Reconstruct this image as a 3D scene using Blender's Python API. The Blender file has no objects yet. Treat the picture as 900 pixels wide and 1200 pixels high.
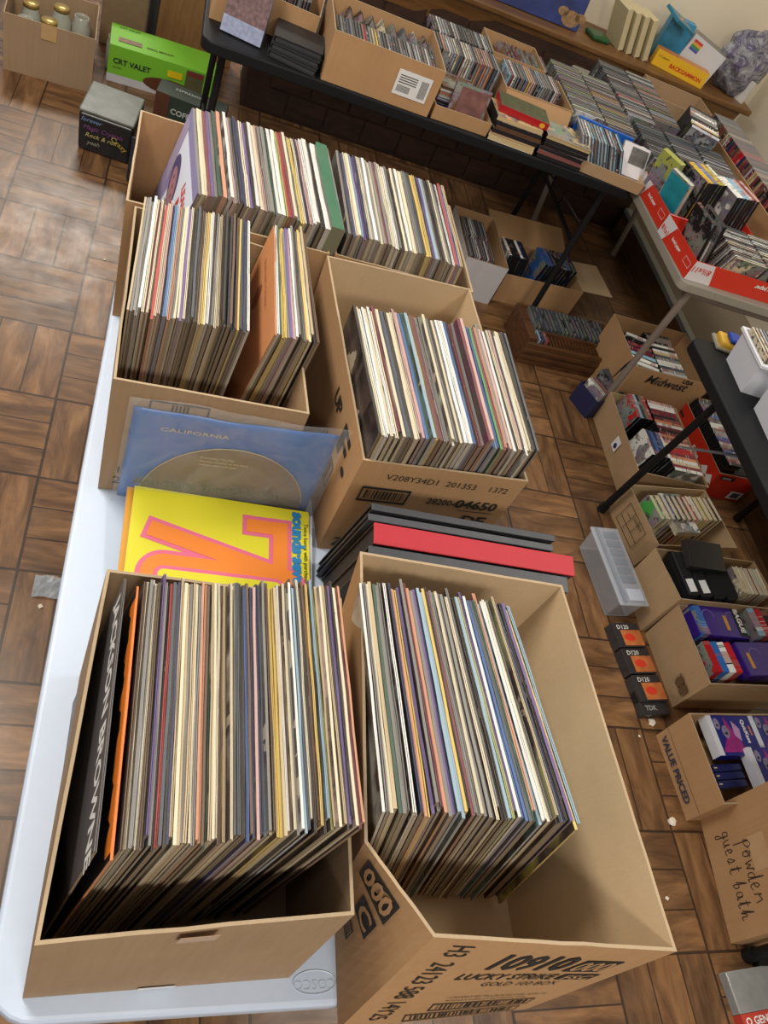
import bpy, bmesh, math, random
from mathutils import Vector, Matrix
R = random.Random(7)
PI = math.pi
rad = math.radians
scn = bpy.context.scene
COL = scn.collection

# ------------------------------------------------------------------ materials
def mat(name):
    m = bpy.data.materials.new(name); m.use_nodes = True
    return m, m.node_tree.nodes, m.node_tree.links, m.node_tree.nodes['Principled BSDF']
class N:
    """tiny node helper"""
    def __init__(s, m): s.n = m.node_tree.nodes; s.l = m.node_tree.links
    def new(s, t, **k):
        o = s.n.new(t)
        for a, v in k.items(): setattr(o, a, v)
        return o
    def put(s, sock, v):
        if isinstance(v, bpy.types.NodeSocket): s.l.new(v, sock)
        else: sock.default_value = v
    def m(s, op, a, b=0.0, c=0.0):
        o = s.new('ShaderNodeMath', operation=op)
        s.put(o.inputs[0], a); s.put(o.inputs[1], b)
        if len(o.inputs) > 2: s.put(o.inputs[2], c)
        return o.outputs[0]
    def mix(s, f, a, b, mode='MIX'):
        o = s.new('ShaderNodeMix', data_type='RGBA', blend_type=mode)
        s.put(o.inputs[0], f); s.put(o.inputs[6], a); s.put(o.inputs[7], b)
        return o.outputs[2]
    def noise(s, vec, scale, detail=3, rough=.5, w=None):
        o = s.new('ShaderNodeTexNoise')
        if w is not None:
            o.noise_dimensions = '4D'; s.put(o.inputs['W'], w)
        s.put(o.inputs['Vector'], vec); o.inputs['Scale'].default_value = scale
        o.inputs['Detail'].default_value = detail; o.inputs['Roughness'].default_value = rough
        return o
    def mapping(s, vec, scale=(1,1,1), loc=(0,0,0)):
        o = s.new('ShaderNodeMapping'); s.put(o.inputs['Vector'], vec)
        o.inputs['Scale'].default_value = scale; o.inputs['Location'].default_value = loc
        return o.outputs[0]
    def ramp(s, f, stops, interp='LINEAR'):
        o = s.new('ShaderNodeValToRGB'); s.put(o.inputs[0], f); o.color_ramp.interpolation = interp
        e = o.color_ramp.elements
        while len(e) < len(stops): e.new(.5)
        for i, (p, c) in enumerate(stops): e[i].position = p; e[i].color = (*c, 1) if len(c) == 3 else c
        return o.outputs[0]
    def bump(s, h, strength, dist, bsdf):
        o = s.new('ShaderNodeBump'); o.inputs['Strength'].default_value = strength
        o.inputs['Distance'].default_value = dist; s.put(o.inputs['Height'], h)
        s.l.new(o.outputs[0], bsdf.inputs['Normal'])
def c4(c): return (c[0], c[1], c[2], 1)
def srgb(r, g, b):
    f = lambda v: ((v/255+.055)/1.055)**2.4 if v/255 > .04045 else v/255/12.92
    return (f(r), f(g), f(b))
_plain = {}
def plain(name, col, rough=.5, metal=0, var=.12, scale=30, alpha=1, spec=.5, trans=0):
    if name in _plain: return _plain[name]
    m, n, l, b = mat(name); k = N(m)
    tc = k.new('ShaderNodeTexCoord').outputs['Object']
    nz = k.noise(tc, scale, 4).outputs[0]
    c = k.mix(nz, c4([max(0, v*(1-var)) for v in col]), c4([min(1, v*(1+var)) for v in col]))
    l.new(c, b.inputs['Base Color'])
    b.inputs['Roughness'].default_value = rough; b.inputs['Metallic'].default_value = metal
    b.inputs['Alpha'].default_value = alpha; b.inputs['Specular IOR Level'].default_value = spec
    b.inputs['Transmission Weight'].default_value = trans
    _plain[name] = m
    return m
def cardboard(name, col, rough=.8):
    m, n, l, b = mat(name); k = N(m)
    tc = k.new('ShaderNodeTexCoord').outputs['Object']
    a = k.noise(tc, 7, 4, .6).outputs[0]; f = k.noise(tc, 260, 2).outputs[0]
    st = k.noise(k.mapping(tc, (90, 90, 3)), 1.5, 2).outputs[0]
    c = k.mix(a, c4([v*.82 for v in col]), c4([min(1, v*1.15) for v in col]))
    c = k.mix(k.m('MULTIPLY', f, .18), c, (.12, .07, .03, 1))
    c = k.mix(k.m('MULTIPLY', st, .12), c, (.7, .6, .45, 1))
    l.new(c, b.inputs['Base Color']); b.inputs['Roughness'].default_value = rough
    b.inputs['Specular IOR Level'].default_value = .25
    k.bump(k.m('ADD', a, k.m('MULTIPLY', st, .5)), .25, .002, b)
    return m
CB = cardboard('brown cardboard', srgb(176, 144, 106))
CBL = cardboard('pale cardboard lining', srgb(204, 176, 138))
CBG = cardboard('greyish cardboard', srgb(160, 132, 102))
CBO = cardboard('orange brown cardboard', srgb(180, 138, 94))
CBD = cardboard('shaded brown cardboard', srgb(150, 112, 72))
EDGE = cardboard('torn cardboard edge', srgb(174, 152, 122))
WCB = cardboard('white carton board', srgb(190, 188, 192))
REDCB = plain('red carton print', srgb(206, 48, 26), .55, var=.05)
INK = plain('black print ink', (.02, .018, .016), .7)
WINK = plain('white print ink', (.8, .79, .76), .6, var=.03)
BLACKP = plain('black moulded plastic', (.008, .0085, .01), .55, spec=.25)
BLACKM = plain('black painted steel', (.008, .008, .009), .5, spec=.25)
GREYM = plain('taupe painted steel', srgb(128, 116, 106), .45, var=.06)
TAPE = plain('packing tape', srgb(188, 154, 116), .25)
WPLAS = plain('white moulded plastic', srgb(222, 224, 232), .4, var=.02)

def floor_mat():
    m, n, l, b = mat('basket weave parquet'); k = N(m)
    T = .3083
    geo = k.new('ShaderNodeNewGeometry').outputs['Position']
    sp = k.new('ShaderNodeSeparateXYZ'); k.put(sp.inputs[0], geo)
    x = k.m('DIVIDE', k.m('ADD', sp.outputs[0], .15504), T); y = k.m('DIVIDE', k.m('SUBTRACT', sp.outputs[1], 1.1795), T)
    ix = k.m('FLOOR', x); iy = k.m('FLOOR', y)
    fx = k.m('SUBTRACT', x, ix); fy = k.m('SUBTRACT', y, iy)
    par = k.m('GREATER_THAN', k.m('ABSOLUTE', k.m('MODULO', k.m('ADD', ix, iy), 2.0)), .5)   # 1 = planks along Y
    sel = lambda a, c: k.m('ADD', k.m('MULTIPLY', par, a), k.m('MULTIPLY', k.m('SUBTRACT', 1.0, par), c))
    ac = sel(fx, fy); al = sel(fy, fx)
    a3 = k.m('MULTIPLY', ac, 3.0); pl = k.m('FLOOR', a3); fa = k.m('SUBTRACT', a3, pl)
    cv = k.new('ShaderNodeCombineXYZ'); k.put(cv.inputs[0], ix); k.put(cv.inputs[1], iy); k.put(cv.inputs[2], k.m('ADD', pl, k.m('MULTIPLY', par, 5.0)))
    wn = k.new('ShaderNodeTexWhiteNoise'); k.put(wn.inputs['Vector'], cv.outputs[0])
    gv = k.new('ShaderNodeCombineXYZ'); k.put(gv.inputs[0], k.m('MULTIPLY', ac, 3.2)); k.put(gv.inputs[1], k.m('MULTIPLY', al, .75)); k.put(gv.inputs[2], k.m('MULTIPLY', wn.outputs['Value'], 40.0))
    g1 = k.noise(gv.outputs[0], 2.2, 5, .6); g1.inputs['Distortion'].default_value = .6
    g2 = k.noise(k.mapping(gv.outputs[0], (7, .8, 1)), 3.5, 3, .6).outputs[0]
    base = k.ramp(g1.outputs[0], [(.28, srgb(76, 54, 36)), (.45, srgb(112, 82, 54)), (.6, srgb(142, 106, 70)), (.75, srgb(166, 128, 88))])
    base = k.mix(k.m('MULTIPLY', g2, .55), base, c4(srgb(66, 42, 28)))
    base = k.mix(.5, base, k.ramp(wn.outputs['Value'], [(0, (.36, .32, .3)), (.5, (.6, .56, .52)), (1, (.85, .76, .66))]), 'MULTIPLY')
    base = k.mix(.25, base, k.mix(1.0, base, (1.9, 1.82, 1.75, 1), 'MULTIPLY'))
    # grooves
    d1 = k.m('MINIMUM', fa, k.m('SUBTRACT', 1.0, fa)); d2 = k.m('MINIMUM', al, k.m('SUBTRACT', 1.0, al)); d3 = k.m('MINIMUM', ac, k.m('SUBTRACT', 1.0, ac))
    g = k.m('MAXIMUM', k.m('LESS_THAN', d1, .022), k.m('MAXIMUM', k.m('LESS_THAN', d2, .011), k.m('LESS_THAN', d3, .013)))
    base = k.mix(k.m('MULTIPLY', g, .82), base, c4(srgb(34, 24, 18)))
    l.new(base, b.inputs['Base Color'])
    scr = k.noise(geo, 9, 5, .65).outputs[0]
    l.new(k.m('MULTIPLY_ADD', scr, .34, .18), b.inputs['Roughness'])
    b.inputs['Specular IOR Level'].default_value = .5
    k.bump(k.m('SUBTRACT', k.m('MULTIPLY', scr, .25), g), .35, .0015, b)
    return m
def wood(name, dark, light, scale=(1, 12, 12), rough=.45):
    m, n, l, b = mat(name); k = N(m)
    tc = k.new('ShaderNodeTexCoord').outputs['Object']
    a = k.noise(k.mapping(tc, scale), 3, 6, .65); a.inputs['Distortion'].default_value = 1.2
    l.new(k.ramp(a.outputs[0], [(.3, dark), (.7, light)]), b.inputs['Base Color'])
    b.inputs['Roughness'].default_value = rough
    return m
# materials that take the colour each object carries (its own paper/print colour)
def objmat(name, kind, attr=False):
    m, n, l, b = mat(name); k = N(m)
    oi = k.new('ShaderNodeObjectInfo'); col = oi.outputs['Color']; rnd = oi.outputs['Random']
    if attr:
        at_ = k.new('ShaderNodeAttribute'); at_.attribute_name = 'paper_colour'; col = at_.outputs['Color']; rnd = at_.outputs['Alpha']
    tc = k.new('ShaderNodeTexCoord').outputs['Object']
    w = k.m('MULTIPLY', rnd, 60.0)
    if kind == 'sleeve_edge':
        lines = k.noise(k.mapping(tc, (1400, 8, 1)), 1, 2, .6, w).outputs[0]
        wear = k.noise(k.mapping(tc, (300, 60, 60)), 1.2, 4, .7, w).outputs[0]
        c = k.mix(k.m('MULTIPLY', k.m('GREATER_THAN', lines, .56), .5), col, (.06, .05, .04, 1))
        c = k.mix(k.m('MULTIPLY', k.m('GREATER_THAN', wear, .63), .8), c, (.62, .56, .45, 1))
        c = k.mix(k.m('MULTIPLY', k.noise(k.mapping(tc, (1, 22, 22)), 1, 3, .5, w).outputs[0], .4), c, k.mix(.5, col, (.3, .25, .18, 1)))
        b.inputs['Roughness'].default_value = .6
    elif kind == 'sleeve_cover':
        hue = k.new('ShaderNodeHueSaturation'); k.put(hue.inputs['Hue'], k.m('MULTIPLY_ADD', rnd, .16, .42)); k.put(hue.inputs['Color'], col)
        hue.inputs['Saturation'].default_value = .9; hue.inputs['Value'].default_value = .6
        ns = k.noise(tc, 9, 4, .6, w).outputs[0]
        c = k.mix(k.ramp(ns, [(.42, (0, 0, 0)), (.55, (1, 1, 1))]), hue.outputs[0], (.07, .05, .045, 1))
        c = k.mix(k.m('GREATER_THAN', ns, .64), c, (.4, .33, .25, 1))
        b.inputs['Roughness'].default_value = .35
    elif kind == 'sleeve_side':
        lines = k.noise(k.mapping(tc, (1500, 1, 4)), 1, 2, .6, w).outputs[0]
        c = k.mix(.62, col, c4(srgb(156, 134, 104)))
        c = k.mix(k.m('MULTIPLY', k.m('GREATER_THAN', lines, .53), .6), c, (.05, .04, .03, 1))
        b.inputs['Roughness'].default_value = .7
    elif kind == 'spine':      # printed spine with a line of small lettering
        u = k.noise(k.mapping(tc, (1, 220, 220)), 1, 2, .8, w).outputs[0]
        v = k.noise(k.mapping(tc, (2, 14, 14)), 1, 1, .5, w).outputs[0]
        c = k.mix(k.m('MULTIPLY', k.m('GREATER_THAN', u, .58), k.m('GREATER_THAN', v, .5)), col, k.mix(k.m('GREATER_THAN', rnd, .5), (.75, .72, .66, 1), (.05, .04, .05, 1)))
        c = k.mix(k.m('MULTIPLY', k.m('GREATER_THAN', k.noise(k.mapping(tc, (1, 18, 18)), 1, 2, .6, w).outputs[0], .57), .8), c, k.mix(.75, col, (.35, .12, .1, 1)))
        b.inputs['Roughness'].default_value = .3
    elif kind == 'art':
        a = k.noise(tc, 15, 4, .6, w); hue = k.new('ShaderNodeHueSaturation')
        k.put(hue.inputs['Hue'], k.m('MULTIPLY_ADD', rnd, .6, .2)); k.put(hue.inputs['Color'], a.outputs['Color']); hue.inputs['Saturation'].default_value = 1.1; hue.inputs['Value'].default_value = .42
        c = k.mix(k.ramp(a.outputs[0], [(.45, (0, 0, 0)), (.5, (1, 1, 1))]), col, hue.outputs[0])
        c = k.mix(k.m('GREATER_THAN', k.noise(tc, 60, 3, .6, w).outputs[0], .6), c, (.1, .07, .07, 1))
        b.inputs['Roughness'].default_value = .22
    elif kind == 'flat':
        c = k.mix(k.m('MULTIPLY', k.noise(tc, 40, 3, .6, w).outputs[0], .3), col, k.mix(.5, col, (.2, .18, .15, 1)))
        b.inputs['Roughness'].default_value = .45
    elif kind == 'casing':     # smoky clear case plastic tinted by its paper
        c = k.mix(.72, col, (.16, .17, .18, 1)); b.inputs['Roughness'].default_value = .12
    l.new(c, b.inputs['Base Color'])
    return m
SE = objmat('worn sleeve edge', 'sleeve_edge'); SC = objmat('printed sleeve cover', 'sleeve_cover'); SS = objmat('side of worn sleeve', 'sleeve_side')
SPINE = objmat('printed case spine', 'spine'); ART = objmat('printed case cover', 'art'); FLAT = objmat('coloured card', 'flat'); CASING = objmat('smoky clear case', 'casing')
PAGES = plain('book pages', srgb(200, 188, 160), .8, scale=200)
DARKIN = plain('dark record inner', (.03, .026, .022), .7)

PAL = dict(c=('cream', srgb(222, 208, 172)), w=('white', srgb(228, 228, 222)), t=('tan', srgb(196, 172, 126)), k=('black', srgb(34, 33, 36)), g=('grey', srgb(128, 126, 122)),
 n=('navy', srgb(34, 44, 92)), r=('red', srgb(190, 36, 44)), o=('salmon', srgb(216, 142, 100)), y=('yellow', srgb(228, 190, 48)), b=('blue', srgb(52, 104, 176)),
 l=('azure', srgb(140, 176, 198)), d=('green', srgb(34, 86, 70)), p=('purple', srgb(104, 78, 148)), m=('maroon', srgb(120, 40, 58)), e=('olive', srgb(168, 174, 84)),
 u=('brown', srgb(102, 72, 50)), s=('pink', srgb(206, 162, 154)), h=('slate', srgb(70, 84, 98)), G=('emerald', srgb(70, 150, 70)), v=('silver', srgb(170, 172, 176)))

# ------------------------------------------------------------------ mesh helpers
class MB:
    def __init__(s): s.v = []; s.f = []; s.mi = []
    def quad(s, pts, mi=0):
        i = len(s.v); s.v += [tuple(p) for p in pts]; s.f.append(tuple(range(i, i+len(pts)))); s.mi.append(mi)
    def hexa(s, b, t, mi=0, sides=None):
        """b, t: 4 bottom and 4 top points, counter-clockwise from above"""
        i = len(s.v); s.v += [tuple(p) for p in b] + [tuple(p) for p in t]
        F = [(3, 2, 1, 0), (4, 5, 6, 7), (0, 1, 5, 4), (1, 2, 6, 5), (2, 3, 7, 6), (3, 0, 4, 7)]
        for q, f in enumerate(F):
            s.f.append(tuple(i+a for a in f)); s.mi.append(mi if sides is None else sides[q])   # bottom, top, -y, +x, +y, -x
    def box(s, x0, x1, y0, y1, z0, z1, mi=0, sides=None):
        s.hexa([(x0, y0, z0), (x1, y0, z0), (x1, y1, z0), (x0, y1, z0)], [(x0, y0, z1), (x1, y0, z1), (x1, y1, z1), (x0, y1, z1)], mi, sides)
    def tube(s, a, b, r, n=12, mi=0, r2=None):
        a = Vector(a); b = Vector(b); d = (b-a).normalized(); u = d.orthogonal().normalized(); w = d.cross(u); i = len(s.v)
        for P, rr in ((a, r), (b, r2 or r)):
            for q in range(n):
                t = 2*PI*q/n; s.v.append(tuple(P + u*math.cos(t)*rr + w*math.sin(t)*rr))
        for q in range(n):
            q2 = (q+1) % n; s.f.append((i+q, i+q2, i+n+q2, i+n+q)); s.mi.append(mi)
        s.f.append(tuple(i+n-1-q for q in range(n))); s.mi.append(mi); s.f.append(tuple(i+n+q for q in range(n))); s.mi.append(mi)
    def prism(s, pts, z0, z1, mi=0, top=None):
        i = len(s.v); n = len(pts); s.v += [(p[0], p[1], z0) for p in pts] + [(p[0], p[1], z1) for p in pts]
        s.f.append(tuple(i+n-1-q for q in range(n))); s.mi.append(mi); s.f.append(tuple(i+n+q for q in range(n))); s.mi.append(mi if top is None else top)
        for q in range(n): q2 = (q+1) % n; s.f.append((i+q, i+q2, i+n+q2, i+n+q)); s.mi.append(mi)
    def lathe(s, prof, c=(0, 0, 0), n=20, mi=0):
        i = len(s.v)
        for r, z in prof:
            for q in range(n): t = 2*PI*q/n; s.v.append((c[0]+r*math.cos(t), c[1]+r*math.sin(t), c[2]+z))
        for j in range(len(prof)-1):
            for q in range(n):
                q2 = (q+1) % n; s.f.append((i+j*n+q, i+j*n+q2, i+(j+1)*n+q2, i+(j+1)*n+q)); s.mi.append(mi)
    def mesh(s, name, mats, smooth=False):
        me = bpy.data.meshes.new(name); me.from_pydata(s.v, [], s.f)
        for m in (mats if isinstance(mats, (list, tuple)) else [mats]): me.materials.append(m)
        me.polygons.foreach_set('material_index', s.mi)
        if smooth: me.polygons.foreach_set('use_smooth', [True]*len(s.f))
        me.update(); return me
    def build(s, name, mats, parent=None, loc=(0, 0, 0), rot=(0, 0, 0), smooth=False, bevel=0, seg=2):
        return link(name, s.mesh(name, mats, smooth), parent, loc, rot, bevel, seg)
def link(name, me, parent=None, loc=(0, 0, 0), rot=(0, 0, 0), bevel=0, seg=2):
    o = bpy.data.objects.new(name, me); COL.objects.link(o); o.location = loc; o.rotation_euler = rot
    if parent: o.parent = parent
    if bevel:
        b = o.modifiers.new('bevel', 'BEVEL'); b.width = bevel; b.segments = seg; b.limit_method = 'ANGLE'
    return o
def tag(o, label, cat, group=None):
    o['label'] = label; o['category'] = cat
    if group: o['group'] = group
    return o
def thing(name, label, cat, loc=(0, 0, 0), rz=0, group=None):
    return tag(link(name, None, None, loc, (0, 0, rz)), label, cat, group)
def struct(o): o['kind'] = 'structure'; return o
def text(s, size, m, parent, origin, right, up, name='printed_text', off=.0006, bold=0, sx=1.0, align='LEFT', shear=0):
    """lettering lying on a face: origin + right/up vectors, in the parent's coordinates"""
    cu = bpy.data.curves.new('t', 'FONT'); cu.body = s; cu.size = size; cu.extrude = .00015; cu.offset = bold; cu.resolution_u = 2; cu.align_x = align; cu.shear = shear
    o = bpy.data.objects.new('t', cu); COL.objects.link(o)
    bpy.context.view_layer.update()
    me = bpy.data.meshes.new_from_object(o.evaluated_get(bpy.context.evaluated_depsgraph_get()))
    bpy.data.objects.remove(o); me.materials.clear(); me.materials.append(m)
    r = Vector(right).normalized(); u = Vector(up); u = (u - r*u.dot(r)).normalized(); n = r.cross(u)
    M = Matrix((r*sx, u, n)).transposed().to_4x4(); M.translation = Vector(origin) + n*off
    me.transform(M); return link(name, me, parent)
def decal(rects, m, parent, origin, right, up, name='printed_mark', off=.0006, th=.0003):
    """thin printed shapes: list of polygons in (u, v) metres on a face"""
    r = Vector(right).normalized(); u = Vector(up); u = (u - r*u.dot(r)).normalized(); n = r.cross(u)
    b = MB()
    for pts in rects: b.prism(pts, 0, th)
    M = Matrix((r, u, n)).transposed().to_4x4(); M.translation = Vector(origin) + n*off
    me = b.mesh(name, m); me.transform(M); return link(name, me, parent)
def rect(x0, y0, x1, y1): return [(x0, y0), (x1, y0), (x1, y1), (x0, y1)]
def frame(x0, y0, x1, y1, t): return [rect(x0, y0, x1, y0+t), rect(x0, y1-t, x1, y1), rect(x0, y0+t, x0+t, y1-t), rect(x1-t, y0+t, x1, y1-t)]
def ell(cx, cy, a, b_, n=24, rot=0):
    return [(cx+a*math.cos(t)*math.cos(rot)-b_*math.sin(t)*math.sin(rot), cy+a*math.cos(t)*math.sin(rot)+b_*math.sin(t)*math.cos(rot)) for t in [2*PI*i/n for i in range(n)]]
def barcode(x0, y0, x1, y1, n=16, pad=.004):
    out = frame(x0, y0, x1, y1, .0018); x = x0+pad*2; q = random.Random(int(x1*9999))
    while x < x1-pad*2:
        w = q.choice([.0008, .0016, .0024]); out.append(rect(x, y0+.003, x+w, y1-.003)); x += w+q.choice([.0012, .002, .003])
    return out

def fmap(P00, P10, P01, P11, lift=.0012):
    P00, P10, P01, P11 = map(Vector, (P00, P10, P01, P11))
    def f(u, v, e=0):
        p = P00*(1-u)*(1-v)+P10*u*(1-v)+P01*(1-u)*v+P11*u*v
        n = ((P10-P00)*(1-v)+(P11-P01)*v).cross((P01-P00)*(1-u)+(P11-P10)*u).normalized()
        return p+n*(lift+e)
    return f
def fit_text(s, m, parent, f, u0, v0, u1, v1, name='printed_text', bold=.02, shear=0, turn=0, e=0):
    cu = bpy.data.curves.new('t', 'FONT'); cu.body = s; cu.size = 1; cu.offset = bold; cu.resolution_u = 2; cu.shear = shear
    o = bpy.data.objects.new('t', cu); COL.objects.link(o); bpy.context.view_layer.update()
    me = bpy.data.meshes.new_from_object(o.evaluated_get(bpy.context.evaluated_depsgraph_get())); bpy.data.objects.remove(o)
    xs = [v.co.x for v in me.vertices]; ys = [v.co.y for v in me.vertices]; a, b_, c, d = min(xs), max(xs), min(ys), max(ys)
    for v in me.vertices:
        x, y = (v.co.x-a)/(b_-a), (v.co.y-c)/(d-c)
        if turn: x, y = y, 1-x
        v.co = f(u0+(u1-u0)*x, v0+(v1-v0)*y, e)
    me.materials.clear(); me.materials.append(m); return link(name, me, parent)
def fit_rects(R_, m, parent, f, name='printed_mark', e=0):
    b = MB()
    for (u0, v0, u1, v1, *sk) in R_:
        k = sk[0] if sk else 0; b.quad([f(u0, v0, e), f(u1, v0, e), f(u1+k, v1, e), f(u0+k, v1, e)])
    return b.build(name, m, parent)
def fit_bars(u0, v0, u1, v1, k=0, t=.006, n=20):
    out = [(u0, v0, u1, v0+t*2), (u0+k, v1-t*2, u1+k, v1), (u0, v0, u0+t, v1, k), (u1-t, v0, u1, v1, k)]; q = random.Random(int(u0*999)); x = u0+.03
    while x < u1-.03: w = q.choice([.004, .007, .011]); out.append((x, v0+t*3, x+w, v1-t*3, k*.8)); x += w+q.choice([.006, .01, .014])
    return out
def off_poly(P, d):
    n = len(P); out = []
    for i in range(n):
        a, b, c = Vector(P[i-1]), Vector(P[i]), Vector(P[(i+1) % n])
        e1 = (b-a).normalized(); e2 = (c-b).normalized(); n1 = Vector((-e1.y, e1.x)); n2 = Vector((-e2.y, e2.x))
        m = (n1+n2); m = m/max(.3, m.dot(n1)); out.append(tuple(b+m*d))
    return out
def carton(name, label, loc, rz, B, Rm, h, mats=None, th=.004, wob=.0009, cat='cardboard box', group=None, hs=None, seg=7, rows=1):
    """open carton; B, Rm: bottom and rim corners NL, NR, FR, FL (local); h: rim height, hs: height per rim corner"""
    root = thing(name, label, cat, loc, rz, group); mats = mats or [CB, EDGE, CBL]; hs = hs or [h]*4
    Bi, Ri = off_poly(B, th), off_poly(Rm, th); b = MB(); q = random.Random(label); nc = len(B); hs = hs if len(hs) == nc else [h]*nc
    ring = []
    for i in range(nc):
        j = (i+1) % nc
        for k in range(seg):
            t = k/seg; w = math.sin(PI*t)
            ph = q.uniform(-1, 1)*wob*w; pz = q.uniform(-1, .6)*wob*.7*(1 if k else 0)
            L = lambda A, C: (A[0]*(1-t)+C[0]*t, A[1]*(1-t)+C[1]*t)
            e = Vector((Rm[j][0]-Rm[i][0], Rm[j][1]-Rm[i][1])).normalized(); nn = (e.y*ph, -e.x*ph)
            ro, ri = L(Rm[i], Rm[j]), L(Ri[i], Ri[j]); z = hs[i]*(1-t)+hs[j]*t+pz
            ring.append((L(B[i], B[j]), (ro[0]+nn[0], ro[1]+nn[1]), L(Bi[i], Bi[j]), (ri[0]+nn[0], ri[1]+nn[1]), z))
    n = len(ring)
    for a in range(n):
        p, r = ring[a], ring[(a+1) % n]
        for k in range(rows):
            g = lambda q_, lo_, hi_, zb, t: (q_[lo_][0]*(1-t)+q_[hi_][0]*t, q_[lo_][1]*(1-t)+q_[hi_][1]*t, zb*(1-t)+q_[4]*t)
            t0, t1 = k/rows, (k+1)/rows
            b.quad([g(p, 0, 1, 0, t0), g(r, 0, 1, 0, t0), g(r, 0, 1, 0, t1), g(p, 0, 1, 0, t1)], 0)
            if rows > 1: b.quad([g(p, 2, 3, th, t1), g(r, 2, 3, th, t1), g(r, 2, 3, th, t0), g(p, 2, 3, th, t0)], 2)
        b.quad([(*p[1], p[4]), (*r[1], r[4]), (*r[3], r[4]), (*p[3], p[4])], 1)
        if rows == 1: b.quad([(*p[3], p[4]), (*r[3], r[4]), (*r[2], th), (*p[2], th)], 2)
    b.quad([(*ring[n-1-a][0], 0) for a in range(n)], 0); b.quad([(*ring[a][2], th) for a in range(n)], 2)
    body = b.build('body', mats, root); return root
def rectq(w, d, cx=0, cy=0): return [(cx-w/2, cy-d/2), (cx+w/2, cy-d/2), (cx+w/2, cy+d/2), (cx-w/2, cy+d/2)]
def plate(P, th, mats, parent, name='flap'):
    """bent board: 4 points, thickness along the normal"""
    P = [Vector(p) for p in P]; n = (P[1]-P[0]).cross(P[3]-P[0]).normalized()*th
    b = MB(); b.hexa([p-n for p in P], P, 0, [0, 2, 1, 1, 1, 1]); return b.build(name, mats, parent)

# ------------------------------------------------------------------ room
b = MB(); b.quad([(-4, -2.5, 0), (5, -2.5, 0), (5, 8, 0), (-4, 8, 0)]); struct(b.build('floor', floor_mat()))
WALL = plain('cream painted plaster', srgb(226, 214, 190), .85, var=.04, scale=4)
DWALL = wood('dark brown panelling', srgb(34, 20, 13), srgb(66, 40, 26), (2, 9, 9), .6)
OAK = wood('brown varnished oak', srgb(84, 56, 28), srgb(128, 90, 48), (1.2, 14, 14), .45)
OAKL = wood('light oak veneer', srgb(128, 92, 54), srgb(166, 124, 78), (9, 9, 1.2), .5)
b = MB(); b.box(.36, 3.2, 4.36, 4.46, .0, 2.7); struct(b.build('wall_back', WALL))
b = MB(); b.box(3.1, 3.2, -2.4, 4.36, 0, 2.7); struct(b.build('wall_right', WALL))
# dark brick-pattern front of the raised ledge
b = MB(); b.box(.36, 2.585, 3.99, 4.35, 0, .765)
for r_ in range(6):
    for c_ in range(11):
        x0 = .38+c_*.2+(r_ % 2)*.1
        if x0+.19 < 2.58: b.box(x0, x0+.188, 3.983, 3.99, .02+r_*.12, .128+r_*.12)
struct(b.build('wall_front', DWALL))
# ledge: moulded oak shelf board
o = thing('wooden_ledge', 'brown varnished wooden ledge running along the back behind the tables', 'ledge', (0, 0, 0))
b = MB(); b.hexa([(.34, 3.925, .79), (2.93, 4.04, .79), (2.93, 4.358, .79), (.34, 4.358, .79)], [(.34, 3.925, .82), (2.93, 4.04, .82), (2.93, 4.358, .82), (.34, 4.358, .82)]); b.build('shelf_board', OAK, o, bevel=.008)
b = MB(); b.hexa([(.36, 3.955, .67), (2.86, 4.065, .67), (2.86, 4.12, .67), (.36, 4.0, .67)], [(.36, 3.94, .789), (2.88, 4.055, .789), (2.88, 4.12, .789), (.36, 4.0, .789)]); b.build('moulding', OAK, o, bevel=.006)
# platform step on the right with its pale edge trim
STEP = plain('tan grey linoleum', srgb(120, 108, 90), .6, scale=8)
b = MB(); b.box(2.6, 3.098, -.5, 4.355, 0, .145); struct(b.build('trim_1', STEP))
b = MB(); b.box(2.575, 2.598, -.5, 3.98, 0, .125); struct(b.build('baseboard_right', wood('brown step board', srgb(70, 48, 26), srgb(104, 74, 42), (9, 1.2, 9))))
b = MB(); b.box(2.56, 2.605, -.5, 3.98, .13, .155); struct(b.build('trim_2', plain('pale grey edge strip', srgb(150, 154, 150), .5, var=.06), bevel=.005))
# oak panel at the upper left
o = thing('wooden_cabinet', 'upright light oak cabinet side standing behind the green box at the top left', 'cabinet', (.0, 4.34, 0), rad(5))
b = MB(); b.box(-.08, .30, -.03, .01, 0, .9); b.build('board', OAKL, o, bevel=.004)
b = MB(); b.box(-.125, -.083, -.045, .01, 0, .95); b.build('post', plain('dark grey post', (.05, .05, .055), .5), o, bevel=.006)

# ------------------------------------------------------------------ folding tables
def round_rect(x0, x1, y0, y1, r, n=6):
    P = []
    for cx, cy, a in ((x1-r, y1-r, 0), (x0+r, y1-r, 90), (x0+r, y0+r, 180), (x1-r, y0+r, 270)):
        for i in range(n+1): t = rad(a+90*i/n); P.append((cx+r*math.cos(t), cy+r*math.sin(t)))
    return P
o = thing('folding_table', 'long white plastic folding table carrying the record cartons', 'table', (.35, 1.03, 0))
b = MB(); b.prism(round_rect(-.38, .38, -.915, .91, .06), .682, .72); b.build('tabletop', plain('white blow moulded table plastic', srgb(194, 207, 226), .4, var=.03, scale=60), o, bevel=.008, seg=3)
b = MB()
for s in (-1, 1):
    for t in (-1, 1): b.tube((s*.3, t*.72, .0), (s*.3, t*.66, .68), .014)
    b.tube((-.3, s*.715, .1), (.3, s*.715, .1), .01)
b.build('leg_frame', GREYM, o)
t_ = text('COSCO', .017, plain('embossed plastic', srgb(186, 198, 212), .4), o, (.022, -.884, .7202), (-1, 0, 0), (0, -1, 0), 'embossed_lettering', .0003, align='CENTER')
b = MB(); pts = ell(0, 0, .05, .028, 40)
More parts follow.
